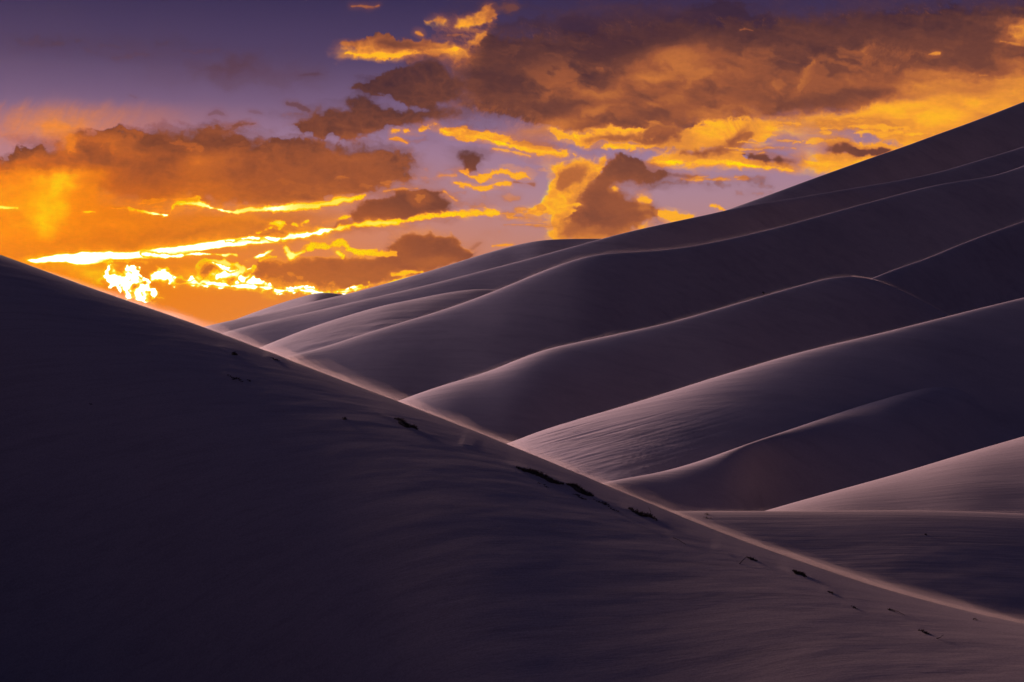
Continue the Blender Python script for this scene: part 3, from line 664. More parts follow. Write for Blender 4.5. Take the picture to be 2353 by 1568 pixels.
# far skyline ridges
dune('A', "farthest low dune peak on the skyline beside the orange sky", [(420, 790, 1500, 16, 7), (525, 741, 1500, 16, 7), (593, 715, 1500, 16, 7), (648, 696, 1500, 16, 7), (710, 678, 1500, 16, 7), (733, 673, 1500, 16, 7), (752, 672.5, 1500, 16, 10), (771, 675, 1500, 16, 10), (798, 678, 1500, 16, 10), (900, 690, 1500, 16, 10)],
     SAND_FAR, n=200, und=0.21)
dune('D', "long dark dune slope rising to the right edge below the golden clouds", [(1500, 545, 1295, 14, 24), (1658, 487, 1316, 14, 24), (1713, 467.5, 1333, 14, 24), (1786, 441, 1368, 14, 25), (1859, 414, 1416, 14, 26), (1932, 388, 1474, 14, 28), (2005, 362, 1537, 14, 30), (2078, 337, 1604, 14, 30), (2151, 310, 1672, 14, 31), (2224, 284, 1741, 14, 31), (2297, 256, 1810, 14, 31), (2353, 234, 1863, 14, 31), (2700, 100, 2193, 14, 31)],
     SAND_FAR, length=320, n=300, und=0.56, undscale=120)
dune('B', "second skyline dune with a flat rounded top left of the standing cloud", [(300, 800, 1120, 22, 11.5), (474, 750, 1130, 22, 11.5), (539, 735, 1135, 22, 11.5), (607, 721, 1140, 22, 11.5), (675, 705.5, 1140, 22, 11.5), (744, 687.5, 1145, 21.8, 11.6), (798, 676, 1150, 21, 12.2), (826, 668.5, 1150, 20.4, 12.6), (880, 654, 1155, 19, 14.1), (949, 634, 1160, 17, 16), (1017, 614, 1165, 15, 18.6), (1085, 592, 1170, 13.3, 21.3), (1144, 574.5, 1175, 12.3, 23.6), (1190, 562.5, 1180, 12, 25.5), (1230, 554.5, 1180, 12, 26.9), (1270, 550.5, 1185, 12, 27), (1320, 549.3, 1190, 12, 27), (1385, 549, 1195, 12, 27), (1500, 552, 1200, 12, 27)],
     SAND_FAR, length=220, n=400, und=0.35, undscale=90)
dune('C', "long dune crest running from the left valley up to the right edge under the dark slope", [(400, 800, 900, 24, 18), (522, 762.5, 905, 24, 18), (573, 748, 905, 24, 18), (641, 733.5, 910, 24, 18), (744, 711, 915, 23.7, 18.1), (812, 694, 915, 22.2, 18.4), (849, 686.5, 920, 21, 18.8), (935, 666.6, 926, 17.6, 19.6), (1027, 644, 932, 13.9, 21.6), (1123, 618.7, 943, 10.9, 23.7), (1206, 598, 951, 10, 26.1), (1277, 577.7, 961, 10, 27.9), (1328, 564, 970, 10, 28), (1385, 548.6, 982, 10, 28), (1448, 531.5, 998, 10, 28), (1494, 522, 1013, 10, 29), (1567, 505.5, 1039, 10, 29), (1640, 491, 1069, 10, 30), (1658, 486, 1075, 10, 30), (1749, 466.5, 1124, 10, 30), (1841, 453.6, 1175, 10, 30), (1932, 437, 1224, 10, 31), (2023, 422.5, 1273, 10, 32), (2115, 406, 1323, 10, 32), (2188, 388, 1364, 10, 32), (2242, 370, 1392, 10, 32), (2297, 355, 1424, 10, 33), (2353, 337, 1457, 10, 33), (2700, 230, 1650, 10, 33)],
     SAND_FAR, length=230, n=500, sig=9, und=0.49, undscale=80, seed=4)
dune('F', "low sunlit wind-combed dune back between the two long crests at centre left", [(480, 850, 735, 34, 11.2), (600, 798, 745, 34, 11.2), (641, 781, 750, 34, 11.2), (692, 761, 757, 34, 11.2), (744, 742.7, 765, 34, 11.2), (812, 721.5, 775, 34, 11.2), (880, 702.7, 785, 34, 11.2), (949, 688.5, 797, 34, 11.5), (1017, 675, 810, 34, 12.6), (1068, 667.3, 820, 34, 13.4), (1100, 664.6, 825, 34, 13.9), (1144, 665.4, 835, 34, 14.2), (1260, 680, 855, 34, 14.2)],
     SAND_MID, length=150, n=300, und=0.42, undscale=30, seed=5)
dune('E', "broad dark dune with an S-curved crest crossing the middle of the picture", [(520, 860, 550.4, 17, 17), (600, 832, 556.6, 17, 17), (662, 818, 562.8, 17, 17), (703, 811.5, 567.8, 17, 18), (744, 798, 572.7, 17, 19), (812, 775.5, 578.9, 17, 20), (880, 754, 585.1, 17, 21.1), (949, 733.4, 591.9, 17.7, 22.4), (1017, 713, 598.1, 16.6, 23.7), (1085, 689, 605, 14.9, 24.2), (1149, 664.5, 611.8, 13, 24.7), (1217, 635.5, 621.1, 12, 26.2), (1285, 608, 630.4, 11.3, 27.8), (1340, 590.5, 639.1, 12.4, 28.2), (1372, 583.2, 644.6, 12.1, 28.5), (1409, 581, 650.2, 10, 28.8), (1456, 580, 657.7, 8, 30.1), (1511, 576.5, 667, 7, 30.4), (1559, 571.7, 676.9, 7, 31.7), (1627, 559.7, 694.2, 7, 31.9), (1696, 545, 714.1, 7, 33), (1764, 529, 734.5, 7, 33), (1812, 517, 748.2, 7, 33), (1859, 503.5, 761.8, 7, 34), (1932, 483, 785.4, 7, 34), (2042, 453.6, 822, 7, 34), (2115, 433.5, 846.1, 8, 34), (2169, 421, 862.3, 9, 34), (2224, 413.6, 879, 10, 34), (2264, 410, 888.9, 10, 34), (2297, 402.4, 900.1, 8, 34), (2353, 381, 919.9, 7, 34), (2700, 250, 1022, 7, 34)],
     SAND_MID, length=230, n=600, sig=11, und=0.42, undscale=60, seed=6)
dune('H', "dark dune shoulder with a pale crest rising to the right edge behind the rounded knoll", [(1800, 730, 547, 7, 30), (1950, 662, 562, 7, 30), (2004, 639.5, 576, 8, 30), (2062, 617, 596, 9, 31), (2130, 594, 622, 9, 32), (2192, 567.5, 647, 9, 33), (2261, 541, 676, 9, 34), (2353, 508.4, 714, 8, 34), (2700, 390, 860, 8, 34)],
     SAND_MID, length=150, n=240, und=0.28, undscale=40, seed=7)
dune('G', "rounded knoll dune whose crest climbs from the centre to a domed top on the right", [(780, 985, 346.5, 32, 20), (860, 944, 353.5, 32, 20), (921, 919, 357.7, 32, 20), (983, 896.5, 361.9, 32, 20), (1051, 875, 367.5, 31.5, 21), (1119, 856.5, 373.1, 29.7, 22), (1167, 836, 377.3, 27.7, 22), (1206, 819, 381.5, 25.8, 23), (1251, 802.6, 385.7, 23.4, 24), (1285, 795, 388.5, 21.4, 25), (1354, 782, 394.1, 17.3, 25), (1422, 766.5, 399.8, 13.4, 26), (1491, 753, 405.5, 9.91, 26), (1559, 735.8, 411.5, 7.39, 26), (1627, 717, 418.2, 6.1, 26.1), (1696, 696.5, 426.5, 6, 26.6), (1764, 677.3, 436.9, 5, 27.5), (1832, 658, 447.4, 6, 28.5), (1901, 638.5, 458.1, 8, 29.4), (1953, 632, 465.9, 10, 29.8), (2004, 638.5, 471.6, 10, 31), (2045, 654.6, 473.3, 8, 33), (2096, 680, 474.9, 7, 34), (2147, 707.4, 476.4, 6, 34), (2185, 726, 477.8, 6, 34), (2300, 800, 480.2, 6, 34)],
     SAND_MID, length=130, n=520, sig=14, und=0.315, undscale=45, seed=8)
def wind_streaks(V, S, x, W):
    bx = CX + FPX * V[..., 0] / V[..., 1]; by = CY - FPX * V[..., 2] / V[..., 1]
    u = bx - 1200; v = by - 1100 + .27 * u
    n1 = 1 - np.abs(fbm(u / 420, v / 10.0, 4, 611, .6)) * 1.6
    n2 = 1 - np.abs(fbm(u / 260, v / 5.0, 3, 651, .5)) * 1.6
    k = sstep(1180, 1300, bx) * sstep(1900, 1350, bx) * sstep(960, 1010, by + .12 * (bx - 1250)) + .8 * sstep(1180, 1220, bx) * sstep(1420, 1300, bx) * sstep(1060, 1020, by) 
    return (S > 1) * k * (.06 * n1 + .022 * n2)
dune('I', "straight-crested dune crossing from the centre to the right edge, wind streaks low on its left", [(960, 1095, 229.5, 21, 8.5), (1080, 1050, 232.4, 21, 8.5), (1167, 1018.7, 235, 20.7, 8.5), (1228, 996.5, 237.1, 20, 8.43), (1296, 973.5, 239.6, 18.9, 8.37), (1365, 953.2, 242.1, 17.4, 8.45), (1433, 933, 244.6, 15.7, 8.84), (1502, 912, 247.1, 13.9, 9.7), (1557, 894.5, 249.2, 12.5, 10.6), (1619, 874.4, 251.8, 11, 11.8), (1687, 854, 254.3, 9.45, 13.1), (1755, 833.5, 257.2, 8.21, 14.5), (1823, 813.7, 260.2, 7.36, 16), (1892, 796.7, 263.5, 7, 17.4), (1960, 780.7, 267.3, 7, 18.8), (2028, 765, 271.5, 7, 20.2), (2096, 747.6, 276.1, 7, 21.4), (2147, 735, 279.9, 7, 22.3), (2185, 725.5, 282.8, 7, 22.9), (2249, 709, 287.9, 7, 23.8), (2301, 697, 291.7, 7, 24.4), (2353, 684, 295.9, 7, 24.9), (2700, 600, 317.7, 7, 25.5)],
     SAND_MID, length=120, n=900, nj=330, sig=20, extra=wind_streaks, und=0.175, undscale=30, seed=9)
# the spur leaves the face of the dune behind it
spur = [(1240, 1150, 150, 12, 18), (1320, 1124, 156, 12, 18), (1382, 1110, 160, 12, 19), (1433, 1100, 163, 12, 20), (1502, 1088.7, 167, 12, 21), (1570, 1071.7, 171, 12, 21), (1638, 1049.4, 176, 11, 21), (1707, 1023.8, 182, 11, 21)]
for bx, by, k in ((1775, 1001, .62), (1843, 978, .82), (1910, 955, .93), (1980, 932, .98), (2062, 908, 1.0), (2147, 884, 1.02), (2240, 860, 1.05), (2353, 830, 1.10)):
    loc, nor = ray_to('I', bx, by)
    d0 = loc.y if loc else 230.0
    dj = 182 + (d0 - 182) * k if k < 1 else d0 * k
    spur.append((bx, by, dj, 10 + 10 * k, 21))
dune('J', "soft spur of sand branching from the straight dune toward the lower centre", spur, SAND_MID, length=90, n=400, sig=12, und=0.14, undscale=25, seed=10)
dune('K', "pale sunlit wedge of dune at the lower right edge", [(1560, 1240, 118, 16, 8), (1690, 1195, 122, 16, 8), (1755, 1174, 124, 16, 8), (1823, 1155.6, 126, 16, 9), (1892, 1135.8, 128, 16, 9), (1977, 1112.5, 131, 16, 10), (2062, 1089.5, 134, 15, 10), (2200, 1047, 138, 14, 10), (2353, 1003, 143, 13, 10.5), (2700, 900, 152, 12, 11)],
     SAND_FLAT, length=70, n=240, sig=12, und=0.0875, undscale=14, seed=11)
dune('L', "flat-topped rippled dune with a level crest at the lower right", [(1300, 1176, 92, 2.5, 11), (1551, 1175, 92, 2.5, 11), (1653, 1174, 92, 2.5, 11), (1755, 1174.6, 92, 2.5, 11), (1841, 1176, 92, 2.5, 11), (1892, 1174.4, 92, 2.5, 11), (1960, 1172.6, 92, 2.5, 10), (2062, 1172.6, 92, 2.5, 10), (2130, 1172.4, 92, 2.5, 10), (2198, 1174, 92, 2.5, 10), (2267, 1177, 92, 2.5, 10), (2353, 1181, 92, 2.5, 10), (2700, 1195, 92, 2.5, 10)],
     SAND_FLAT, length=42, backlen=30, n=300, nj=240, sig=22, und=0.042, undscale=6, seed=12)
# the near dune; its unseen left end is raised to block low sun
NEARD = [(-1300, -60.0, 142, 38, 43.5), (-800, 225, 125, 38, 43.5), (-400, 425, 112, 38, 43.5), (-150, 532, 106, 38, 43.5), (0, 585, 102, 38, 44), (68, 608.7, 100.5, 38, 44), (136, 636, 99, 38, 44), (205, 661.7, 97.5, 38, 43.9), (273, 685.6, 96, 38, 43.5), (342, 707, 94.5, 38, 43), (410, 730, 93, 38.1, 42.5), (473, 752, 91.5, 38.2, 41.9), (547, 782, 90, 38.5, 40.3), (598, 801, 89, 38.5, 39.7), (683, 834, 87, 38.6, 37.8), (804, 881, 84, 38.3, 35.3), (921, 925, 81, 37.5, 33.1), (1051, 975, 78, 34.6, 30.2), (1091, 991, 77, 33.5, 29.7), (1167, 1020.5, 75, 31, 27.7), (1262, 1061.4, 73, 27.9, 26.5), (1382, 1111, 70, 24.5, 24.6), (1467, 1147, 68, 22.6, 23.1), (1549, 1181, 66, 21.1, 22.7), (1672, 1231, 63, 20.5, 21.6), (1775, 1268, 61, 20.7, 21.7), (1843, 1291, 59.5, 21, 20.5), (1960, 1332, 57.5, 21, 20.5), (2062, 1363, 56, 21, 19.5), (2164, 1390.5, 54.5, 21, 19.5), (2267, 1416, 53, 21, 19.5), (2353, 1434, 52, 21, 19.5), (2700, 1500, 48, 21, 19.5)]
# little scarps and wind tails around buried grass: (bearing from, bearing to, height in metres)
SCARPS = [((868, 951), (985, 1001), .20), ((1180, 1070), (1300, 1119), .30), ((1300, 1112), (1430, 1180), .26), ((1436, 1169), (1530, 1204), .18), ((1060, 1017), (1090, 1030), .14),
          ((1690, 1276), (1756, 1299), .06), ((1800, 1307), (1880, 1338), .08), ((610, 820), (645, 832), .14), ((1536, 1233), (1600, 1258), .08), ((505, 800), (545, 818), .12), ((510, 858), (560, 879), .12),
          ((1640, 1262), (1680, 1276), .06), ((1890, 1356), (1920, 1368), .03), ((1940, 1389), (1972, 1402), .02), ((2095, 1443), (2170, 1474), .04), ((2030, 1399), (2085, 1418), .03), ((1400, 1180), (1500, 1222), .07), ((340, 855), (420, 880), .06)]
def near_relief(V, S, x, W):
    t = sstep(1.0, 12.0, S + 0 * x)
    z = t * 0.035 * fbm(V[..., 0] / 5.0, V[..., 1] / 2.2, 4, 211)
    bx = CX + FPX * V[..., 0] / V[..., 1]; by = CY - FPX * V[..., 2] / V[..., 1]
    for (x0, y0), (x1, y1), h in SCARPS:
        ex, ey = x1 - x0, y1 - y0; L = math.hypot(ex, ey)
        u = ((bx - x0) * ex + (by - y0) * ey) / L ** 2
        v = ((by - y0) * ex - (bx - x0) * ey) / L                  # positive below the line
        v = v + 1.6 * np.sin(u * 4 + x0)
        env = sstep(-.25, .25, u) * sstep(1.5, .75, u)
        z += .34 * h * env * np.where(v < 0, np.exp(v / 16.0), np.exp(-(v / 4.0) ** 2) ) * (S > 0)
    return z
dune('M', "large near dune filling the lower left, its straight crest falling from left to right", NEARD, SAND_NEAR, length=75, backlen=45, n=1300, nj=520, sig=30, und=0.122, undscale=16, seed=13, extra=near_relief, floor=-22.0)
# unseen dune added to keep sky glow off the near dune: its flank falls away to the front and right, and it climbs behind and to the left, out of the view
def flank(x, y):
    v = -.80 * x - .60 * y
    z = -1.75 + np.where(v > 0, 60 * (1 - np.exp(-v * .62 / 60)), .52 * v)
    side = np.maximum(0, -(x + .3 * np.maximum(y, 0) + 4))
    z += 22 * (1 - np.exp(-side * .45 / 22))
    z += .25 * fbm(x / 9.0, y / 9.0, 4, 305)
    return np.maximum(z, -22.5) 
gx_ = np.linspace(-190, 70, 200); gy_ = np.linspace(-170, 110, 200)
FX, FY = np.meshgrid(gx_, gy_, indexing='ij')
o = grid_mesh("sand_dune", np.stack([FX, FY, flank(FX, FY)], -1), SAND_FLAT)
o['kind'] = 'structure'; o['label'] = 'unseen dune flank added to shade the near dune'; o['category'] = 'dune'
# sand floor under and beyond the dunes, out to the horizon
g = np.array([-1900, -1500, -1000, -600, -300, -120, 0, 120, 300, 600, 1000, 1500, 1900], float)
GX, GY = np.meshgrid(g, g, indexing='ij')
GZ = np.where((np.abs(GX) < 900) & (GY < 1400), -24.0, -24.0)
o = grid_mesh("ground", np.stack([GX, GY, GZ], -1), SAND_FAR)
o['kind'] = 'structure'
# ---------------------------------------------------------------- grass and twigs half buried in the near dune
def plain_material(name, c0, c1, scale):
    m = bpy.data.materials.new(name); m.use_nodes = True
    K = Nodes(m.node_tree); K.n.clear()
    pos = K.new('ShaderNodeTexCoord').outputs['Object']
    n = K.noise(pos, scale, 3.0, .6)
    bs = K.new('ShaderNodeBsdfPrincipled')
    K.put(bs.inputs['Base Color'], K.mix(n, (*c0, 1), (*c1, 1)))
    bs.inputs['Roughness'].default_value = .85; bs.inputs['Specular IOR Level'].default_value = .1
    out = K.new('ShaderNodeOutputMaterial'); K.l.new(bs.outputs[0], out.inputs[0])
    return m
BLADE = plain_material("dry_grass", (.05, .042, .028), (.13, .105, .065), 9.0)
ROOT = plain_material("root_mat", (.045, .038, .030), (.11, .09, .07), 12.0)
WOOD = plain_material("weathered_twig", (.05, .038, .03), (.09, .07, .055), 20.0)

def empty_thing(name, label, cat, loc, group=None):
    o = bpy.data.objects.new(name, None); COL.objects.link(o)
    o.location = loc; o.empty_display_size = .2
    o['label'] = label; o['category'] = cat
    if group: o['group'] = group
    return o
def mesh_part(name, verts, faces, mat, parent, smooth=False):
    me = bpy.data.meshes.new(name); me.from_pydata([tuple(v) for v in verts], [], faces); me.update()
    me.materials.append(mat)
    if smooth:
        for p in me.polygons: p.use_smooth = True
    o = bpy.data.objects.new(name, me); COL.objects.link(o)
    if parent is not None: o.parent = parent
    return o
def tube(pts, r0, r1, sides=5):
    V, F = [], []
    n = len(pts)
    for i, p in enumerate(pts):
        t = (pts[min(i + 1, n - 1)] - pts[max(i - 1, 0)]).normalized()
        a = t.cross(Vector((0, 1, .2))).normalized(); b = t.cross(a)
        r = r0 + (r1 - r0) * i / (n - 1)
        for k in range(sides):
            q = 2 * math.pi * k / sides
            V.append(p + a * math.cos(q) * r + b * math.sin(q) * r)
    for i in range(n - 1):
        for k in range(sides):
            F.append((i * sides + k, i * sides + (k + 1) % sides, (i + 1) * sides + (k + 1) % sides, (i + 1) * sides + k))
    F.append(tuple(range(sides))[::-1]); F.append(tuple((n - 1) * sides + k for k in range(sides)))
    return V, F

GROUP = "grass tufts on the near dune"
def tuft(label, a, b, hgt, n, seed, key='M', group=GROUP, wide=.05, mat_h=.07):
    """a strip of wind-beaten dune grass on its root mat, between two bearings; hgt in metres"""
    r = random.Random(seed)
    line = []
    steps = max(4, int(math.hypot(b[0] - a[0], b[1] - a[1]) / 5) + 2)
    for i in range(steps):
        u = i / (steps - 1)
        loc, nor = ray_to(key, a[0] + (b[0] - a[0]) * u, a[1] + (b[1] - a[1]) * u + 2.2 * math.sin(u * 9 + seed) * min(1, steps / 12))
        if loc is not None: line.append((loc, nor))
    base = sum((l for l, _ in line), Vector()) / len(line)
    root = empty_thing("grass_tuft", label, "grass tuft", base, group)
    # root mat: a low ragged lump following the line
    sides = 9; V, F = [], []
    for i, (l, nn) in enumerate(line):
        u = i / (len(line) - 1)
        t = (line[min(i + 1, len(line) - 1)][0] - line[max(i - 1, 0)][0]).normalized()
        side = nn.cross(t).normalized()
        env = (math.sin(math.pi * min(.98, max(.02, u))) ** .5) * r.uniform(.6, 1.15)
        for k in range(sides):
            q = math.pi * k / (sides - 1)
            rr = env * r.uniform(.75, 1.2)
            V.append(l - base + side * math.cos(q) * wide * 2.6 * rr + nn * (math.sin(q) * mat_h * .7 * rr - .02))
    for i in range(len(line) - 1):
        for k in range(sides - 1):
            F.append((i * sides + k, i * sides + k + 1, (i + 1) * sides + k + 1, (i + 1) * sides + k))
    mesh_part("root_mat", V, F, ROOT, root)
    V, F = [], []
    for _ in range(n):
        u = r.random(); j = min(len(line) - 1, int(u * len(line)))
        l, nn = line[j]
        env = .45 + .55 * math.sin(math.pi * min(1, max(0, u)))
        p = l - base + Vector((r.uniform(-.05, .05), r.uniform(-.12, .12), 0)) + nn * .01
        h = hgt * env * r.uniform(.35, 1.15)
        lean = Vector((r.gauss(.55, .45), r.gauss(-.1, .35), 0))
        d = (nn * .8 + Vector((0, 0, .5)) + lean * .9).normalized()
        w = r.uniform(.006, .014)
        s = Vector((r.uniform(.6, 1), r.uniform(-.5, .5), 0)).normalized()
        q = [p, p + d * h * .4, p + d * h * .72 + lean * h * .10, p + d * h * .9 + lean * h * .32 - Vector((0, 0, h * .10))]
        k0 = len(V)
        for m_, (c, f) in enumerate(zip(q, (1, .85, .55, .12))):
            V += [c - s * w * f, c + s * w * f]
        F += [(k0 + 2 * m_, k0 + 2 * m_ + 1, k0 + 2 * m_ + 3, k0 + 2 * m_ + 2) for m_ in range(3)]
    mesh_part("foliage", V, F, BLADE, root)
    return root
def twig(label, pts, lift, r0, seed, group="twigs on the near dune", key='M'):
    r = random.Random(seed)
    P = []
    for (x, y), z in zip(pts, lift):
        loc, nor = ray_to(key, x, y)
        P.append(loc + Vector((0, 0, z)))
    b = P[0].copy()
    fine = []
    for i in range(len(P) - 1):
        for k in range(4): fine.append(P[i].lerp(P[i + 1], k / 4) - b + Vector((r.uniform(-.01, .01), r.uniform(-.01, .01), r.uniform(-.008, .008))))
    fine.append(P[-1] - b)
    V, F = tube(fine, r0, r0 * .4)
    o = mesh_part("twig", V, F, WOOD, None, True)
    o.location = b
    o['label'] = label; o['category'] = 'twig'; o['group'] = group
    return o

tuft("longest dark grass tuft under the bright crest, just left of a second long one", (1188, 1074), (1294, 1115), .20, 420, 1, wide=.065, mat_h=.12)
tuft("second long dark grass tuft, beginning where the longest one ends", (1303, 1112), (1362, 1143), .19, 300, 2, wide=.065, mat_h=.13)
tuft("dark grass tuft alone on the slope below the middle dune, left of the longest", (908, 964), (958, 989), .20, 260, 3, wide=.06, mat_h=.09)
tuft("dead grass tuft with one tall bent stem, lower right of the two long tufts", (1445, 1172), (1508, 1196), .17, 190, 4, wide=.06, mat_h=.07)
tuft("short thick black grass tuft low on the bright crest band toward the right", (1824, 1315), (1849, 1325), .13, 170, 5, wide=.05, mat_h=.07)
tuft("flat grass tuft beside a curved twig on the lower right slope", (1719, 1283), (1736, 1289), .09, 70, 6, wide=.05, mat_h=.05)
tuft("small grass tuft trailing down from the second long tuft", (1365, 1148), (1422, 1177), .09, 90, 7, wide=.035, mat_h=.035)
tuft("small flat tuft just under the second long tuft", (1318, 1136), (1346, 1150), .08, 60, 8, wide=.035, mat_h=.04)
tuft("round little tuft highest on the left part of the near dune", (534, 813), (543, 817), .16, 70, 9, wide=.09, mat_h=.11)
tuft("thin grass tuft close under the crest at left centre", (624, 824), (640, 830), .10, 60, 10, wide=.05, mat_h=.06)
tuft("low broken tuft on the left slope with a dot of grass right of it", (525, 865), (556, 877), .12, 90, 11, wide=.05, mat_h=.05)
tuft("dot of grass right of the low broken tuft on the left slope", (570, 875), (574, 877), .09, 24, 12, wide=.04, mat_h=.05)
tuft("lone speck of grass far down the slope under the middle dune", (788, 962), (795, 965), .12, 36, 13, wide=.05, mat_h=.06)
tuft("lone speck of grass far out on the dark left slope", (208, 929), (211, 930.5), .06, 16, 14, wide=.025, mat_h=.03)
tuft("arched tuft with a loose sprig below, near the lower right corner", (2112, 1449), (2133, 1459), .08, 60, 15, wide=.025, mat_h=.035)
tuft("tiny tuft on the right slope, first after the short thick black one", (1906, 1362), (1914, 1366), 0.07, 36, 16, wide=0.024, mat_h=0.03)
tuft("tiny tuft on the right slope, second after the short thick black one", (1960, 1396), (1966, 1399), 0.056, 26, 17, wide=0.018, mat_h=0.021)
tuft("tiny tuft beside a thin fallen stem on the far right slope", (2043, 1402), (2050, 1405), 0.056, 30, 18, wide=0.018, mat_h=0.021)
tuft("speck of grass on the bright crest band near the right edge", (2237, 1424), (2241, 1426), .06, 18, 19, wide=.03, mat_h=.035)
tuft("low scrap of grass below the longest tuft's right end", (1236, 1110), (1262, 1122), .05, 40, 20, wide=.02, mat_h=.02)
tuft("pair of flat grass scraps at the left end of the level rippled dune, upper one", (1620, 1182), (1628, 1184), .10, 26, 21, key='L', group="grass scraps on the rippled dune", wide=.05, mat_h=.05)
tuft("pair of flat grass scraps at the left end of the level rippled dune, lower one", (1618, 1190), (1634, 1192), .08, 30, 22, key='L', group="grass scraps on the rippled dune", wide=.05, mat_h=.04)
tuft("single speck of grass out on the level rippled dune", (2125, 1229), (2129, 1230), .10, 18, 23, key='L', group="grass scraps on the rippled dune", wide=.04, mat_h=.05)
tuft("far dark bush on the big dune just above the knoll's left crest", (1751, 673), (1757, 674), .5, 50, 24, key='E', group="lone bushes on far dunes", wide=.28, mat_h=.5)
twig("curved twig sticking up beside a flat tuft on the lower right slope", [(1699, 1296), (1708, 1293), (1717, 1288), (1720, 1291)], (0, .10, .14, .08), .012, 31)
twig("tall bent stem rising from the tuft under the level dune", [(1497, 1188), (1495, 1186), (1490, 1184)], (0, .16, .30), .010, 32)
twig("thin fallen stem on the far right slope", [(2052, 1405), (2064, 1409), (2079, 1415)], (.02, .04, .01), .010, 33)
twig("forked looking sprig at the end of the arched tuft's trail", [(2152, 1468), (2159, 1470), (2168, 1467)], (.01, .05, .09), .011, 34)
twig("long thin stem lying in a shallow groove on the centre slope", [(1546, 1237), (1560, 1243), (1576, 1252)], (.015, .03, .01), .010, 35)
# ---------------------------------------------------------------- the air: fine dust hanging over the dune field
def volume_material(name, color, density, aniso):
    m = bpy.data.materials.new(name); m.use_nodes = True
    K = Nodes(m.node_tree); K.n.clear()
    pv = K.new('ShaderNodeVolumePrincipled')
    pv.inputs['Color'].default_value = color
    pv.inputs['Density'].default_value = density
    pv.inputs['Anisotropy'].default_value = aniso
    out = K.new('ShaderNodeOutputMaterial'); K.l.new(pv.outputs[0], out.inputs['Volume'])
    return m
def box_object(name, lo, hi, mat):
    V = [(x, y, z) for x in (lo[0], hi[0]) for y in (lo[1], hi[1]) for z in (lo[2], hi[2])]
    F = [(0, 1, 3, 2), (4, 6, 7, 5), (0, 4, 5, 1), (2, 3, 7, 6), (0, 2, 6, 4), (1, 5, 7, 3)]
    me = bpy.data.meshes.new(name); me.from_pydata(V, [], F); me.update(); me.materials.append(mat)
    o = bpy.data.objects.new(name, me); COL.objects.link(o); return o
haze = box_object("haze", (-2000, -2000, -26), (2000, 2000, 260), volume_material("dusty_air", (.92, .86, .84, 1), HAZE_D, HAZE_G))
haze['kind'] = 'stuff'

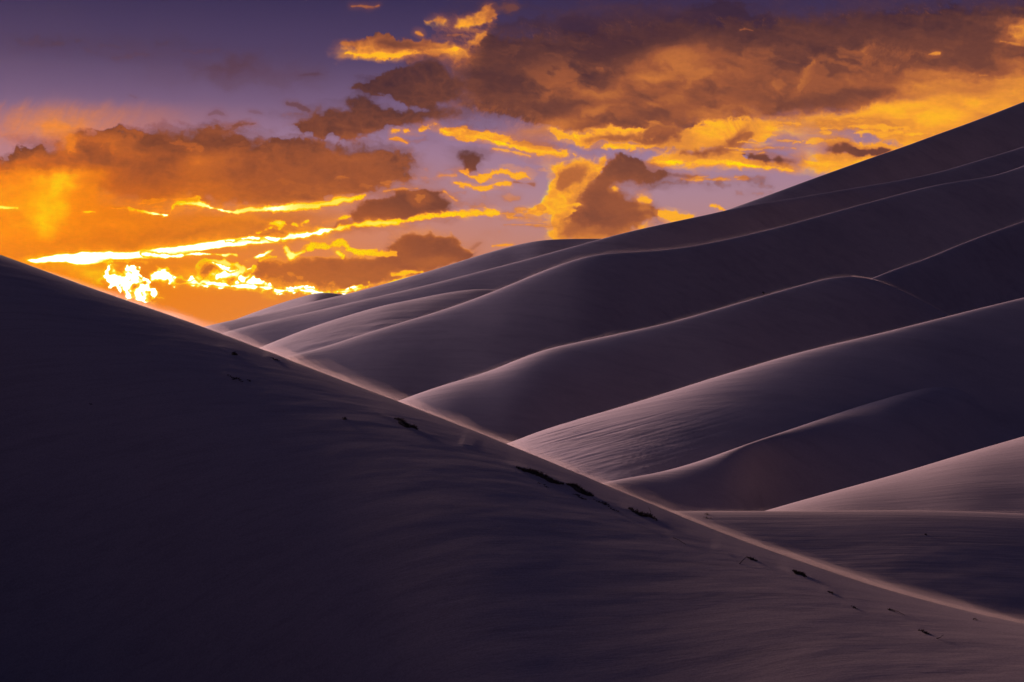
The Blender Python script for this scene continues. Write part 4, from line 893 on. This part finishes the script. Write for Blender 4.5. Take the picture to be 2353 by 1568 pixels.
# sand blowing over the crests, lit from behind
def crest_points(key, x0, x1, n):
    """points along a crest line, between two bearings"""
    V = DUNES[key][1]
    px = CX + FPX * V[:, CREST[key], 0] / V[:, CREST[key], 1]
    L = V[:, CREST[key], :]
    t = np.linspace(x0, x1, n)
    return np.stack([np.interp(t, px, L[:, k]) for k in range(3)], 1), t
def drift(key, x0, x1, up, out, density, lift, mat_name, seed, n=220, color=(1.0, .84, .76, 1), gust=.35, ends=.12, ahead=.35):
    P, t = crest_points(key, x0, x1, n)
    m = 18
    u = np.linspace(0, 1, n)
    taper = np.clip(np.minimum(u, 1 - u) / ends, 0, 1) ** .7
    g1 = 1 + gust * fbm(np.stack([t / 90.0, t * 0 + seed * 3.1], 1)[:, 0], t * 0 + seed * 3.1, 4, seed)
    V = np.zeros((n, m + 1, 3))
    for j in range(m + 1):
        a = 2 * math.pi * j / m
        V[:, j, 0] = P[:, 0] - .25 * out * math.cos(a) * taper * g1
        V[:, j, 1] = P[:, 1] + (out * math.cos(a) - ahead * out) * taper * g1
        V[:, j, 2] = P[:, 2] + lift + up * math.sin(a) * taper * g1
    me = bpy.data.meshes.new("blowing_sand")
    verts = V[:, :m].reshape(-1, 3)
    faces = [(i * m + j, i * m + (j + 1) % m, (i + 1) * m + (j + 1) % m, (i + 1) * m + j) for i in range(n - 1) for j in range(m)]
    faces += [tuple(range(m))[::-1], tuple((n - 1) * m + j for j in range(m))]
    me.from_pydata([tuple(v) for v in verts], [], faces); me.update()
    me.materials.append(volume_material(mat_name, color, density, .62))
    o = bpy.data.objects.new("blowing_sand", me); COL.objects.link(o)
    o['kind'] = 'stuff'
    return o
for k, (up, out, dens) in enumerate(((.50, 2.6, .012), (.36, 1.6, .024), (.22, 1.1, .055), (.11, .7, .12))):
    drift('M', 60, 2690, up, out, dens * DRIFT, .0, "blown_sand_dense", 40 + k, n=500, gust=.6)
drift('M', 1250, 2690, .20, 1.8, .22 * DRIFT, .0, "blown_sand_thick", 47, n=300, ends=.4, ahead=.35)
drift('M', 1350, 2690, .33, 2.8, .09 * DRIFT, .02, "blown_sand_thick", 49, n=300, ends=.4, gust=.6, ahead=.35)
drift('M', 850, 1700, .22, 1.6, .06 * DRIFT, .0, "blown_sand_thick", 50, n=300, ends=.4, gust=.6, ahead=.3)
drift('G', 1955, 2184, .3, 1.2, .05 * DRIFT, .05, "blown_sand_far", 83, n=120, ends=.02, gust=.3)
drift('M', 380, 1100, .55, 1.4, .012 * DRIFT, .15, "blown_sand_thin", 48, n=300, ends=.35)
for k, (up, out, dens) in enumerate(((1.2, 3.5, .0028), (.5, 1.6, .006))):
    drift('E', 760, 2150, up, out, dens * .6 * DRIFT, .2, "blown_sand_far", 60 + k, n=400, gust=.8, ends=.45)
    drift('C', 900, 1750, up * 1.3, out * 1.3, dens * .15 * DRIFT, .2, "blown_sand_far", 70 + k, n=300, gust=.8, ends=.45)
    drift('G', 960, 2182, up * .5, out * .7, dens * .9 * DRIFT, .1, "blown_sand_far", 80 + k, n=300, gust=.8, ends=.12)
    drift('H', 2010, 2600, up * .8, out, dens * .5 * DRIFT, .1, "blown_sand_far", 85 + k, n=200, gust=.6)
    drift('I', 1170, 2400, up * .3, out * .5, dens * 1.3 * DRIFT, .05, "blown_sand_far", 90 + k, n=400, gust=.5, ends=.4)
    drift('L', 1500, 2600, up * .16, out * .25, dens * 4 * DRIFT, .02, "blown_sand_far", 95 + k, n=200, gust=.4)
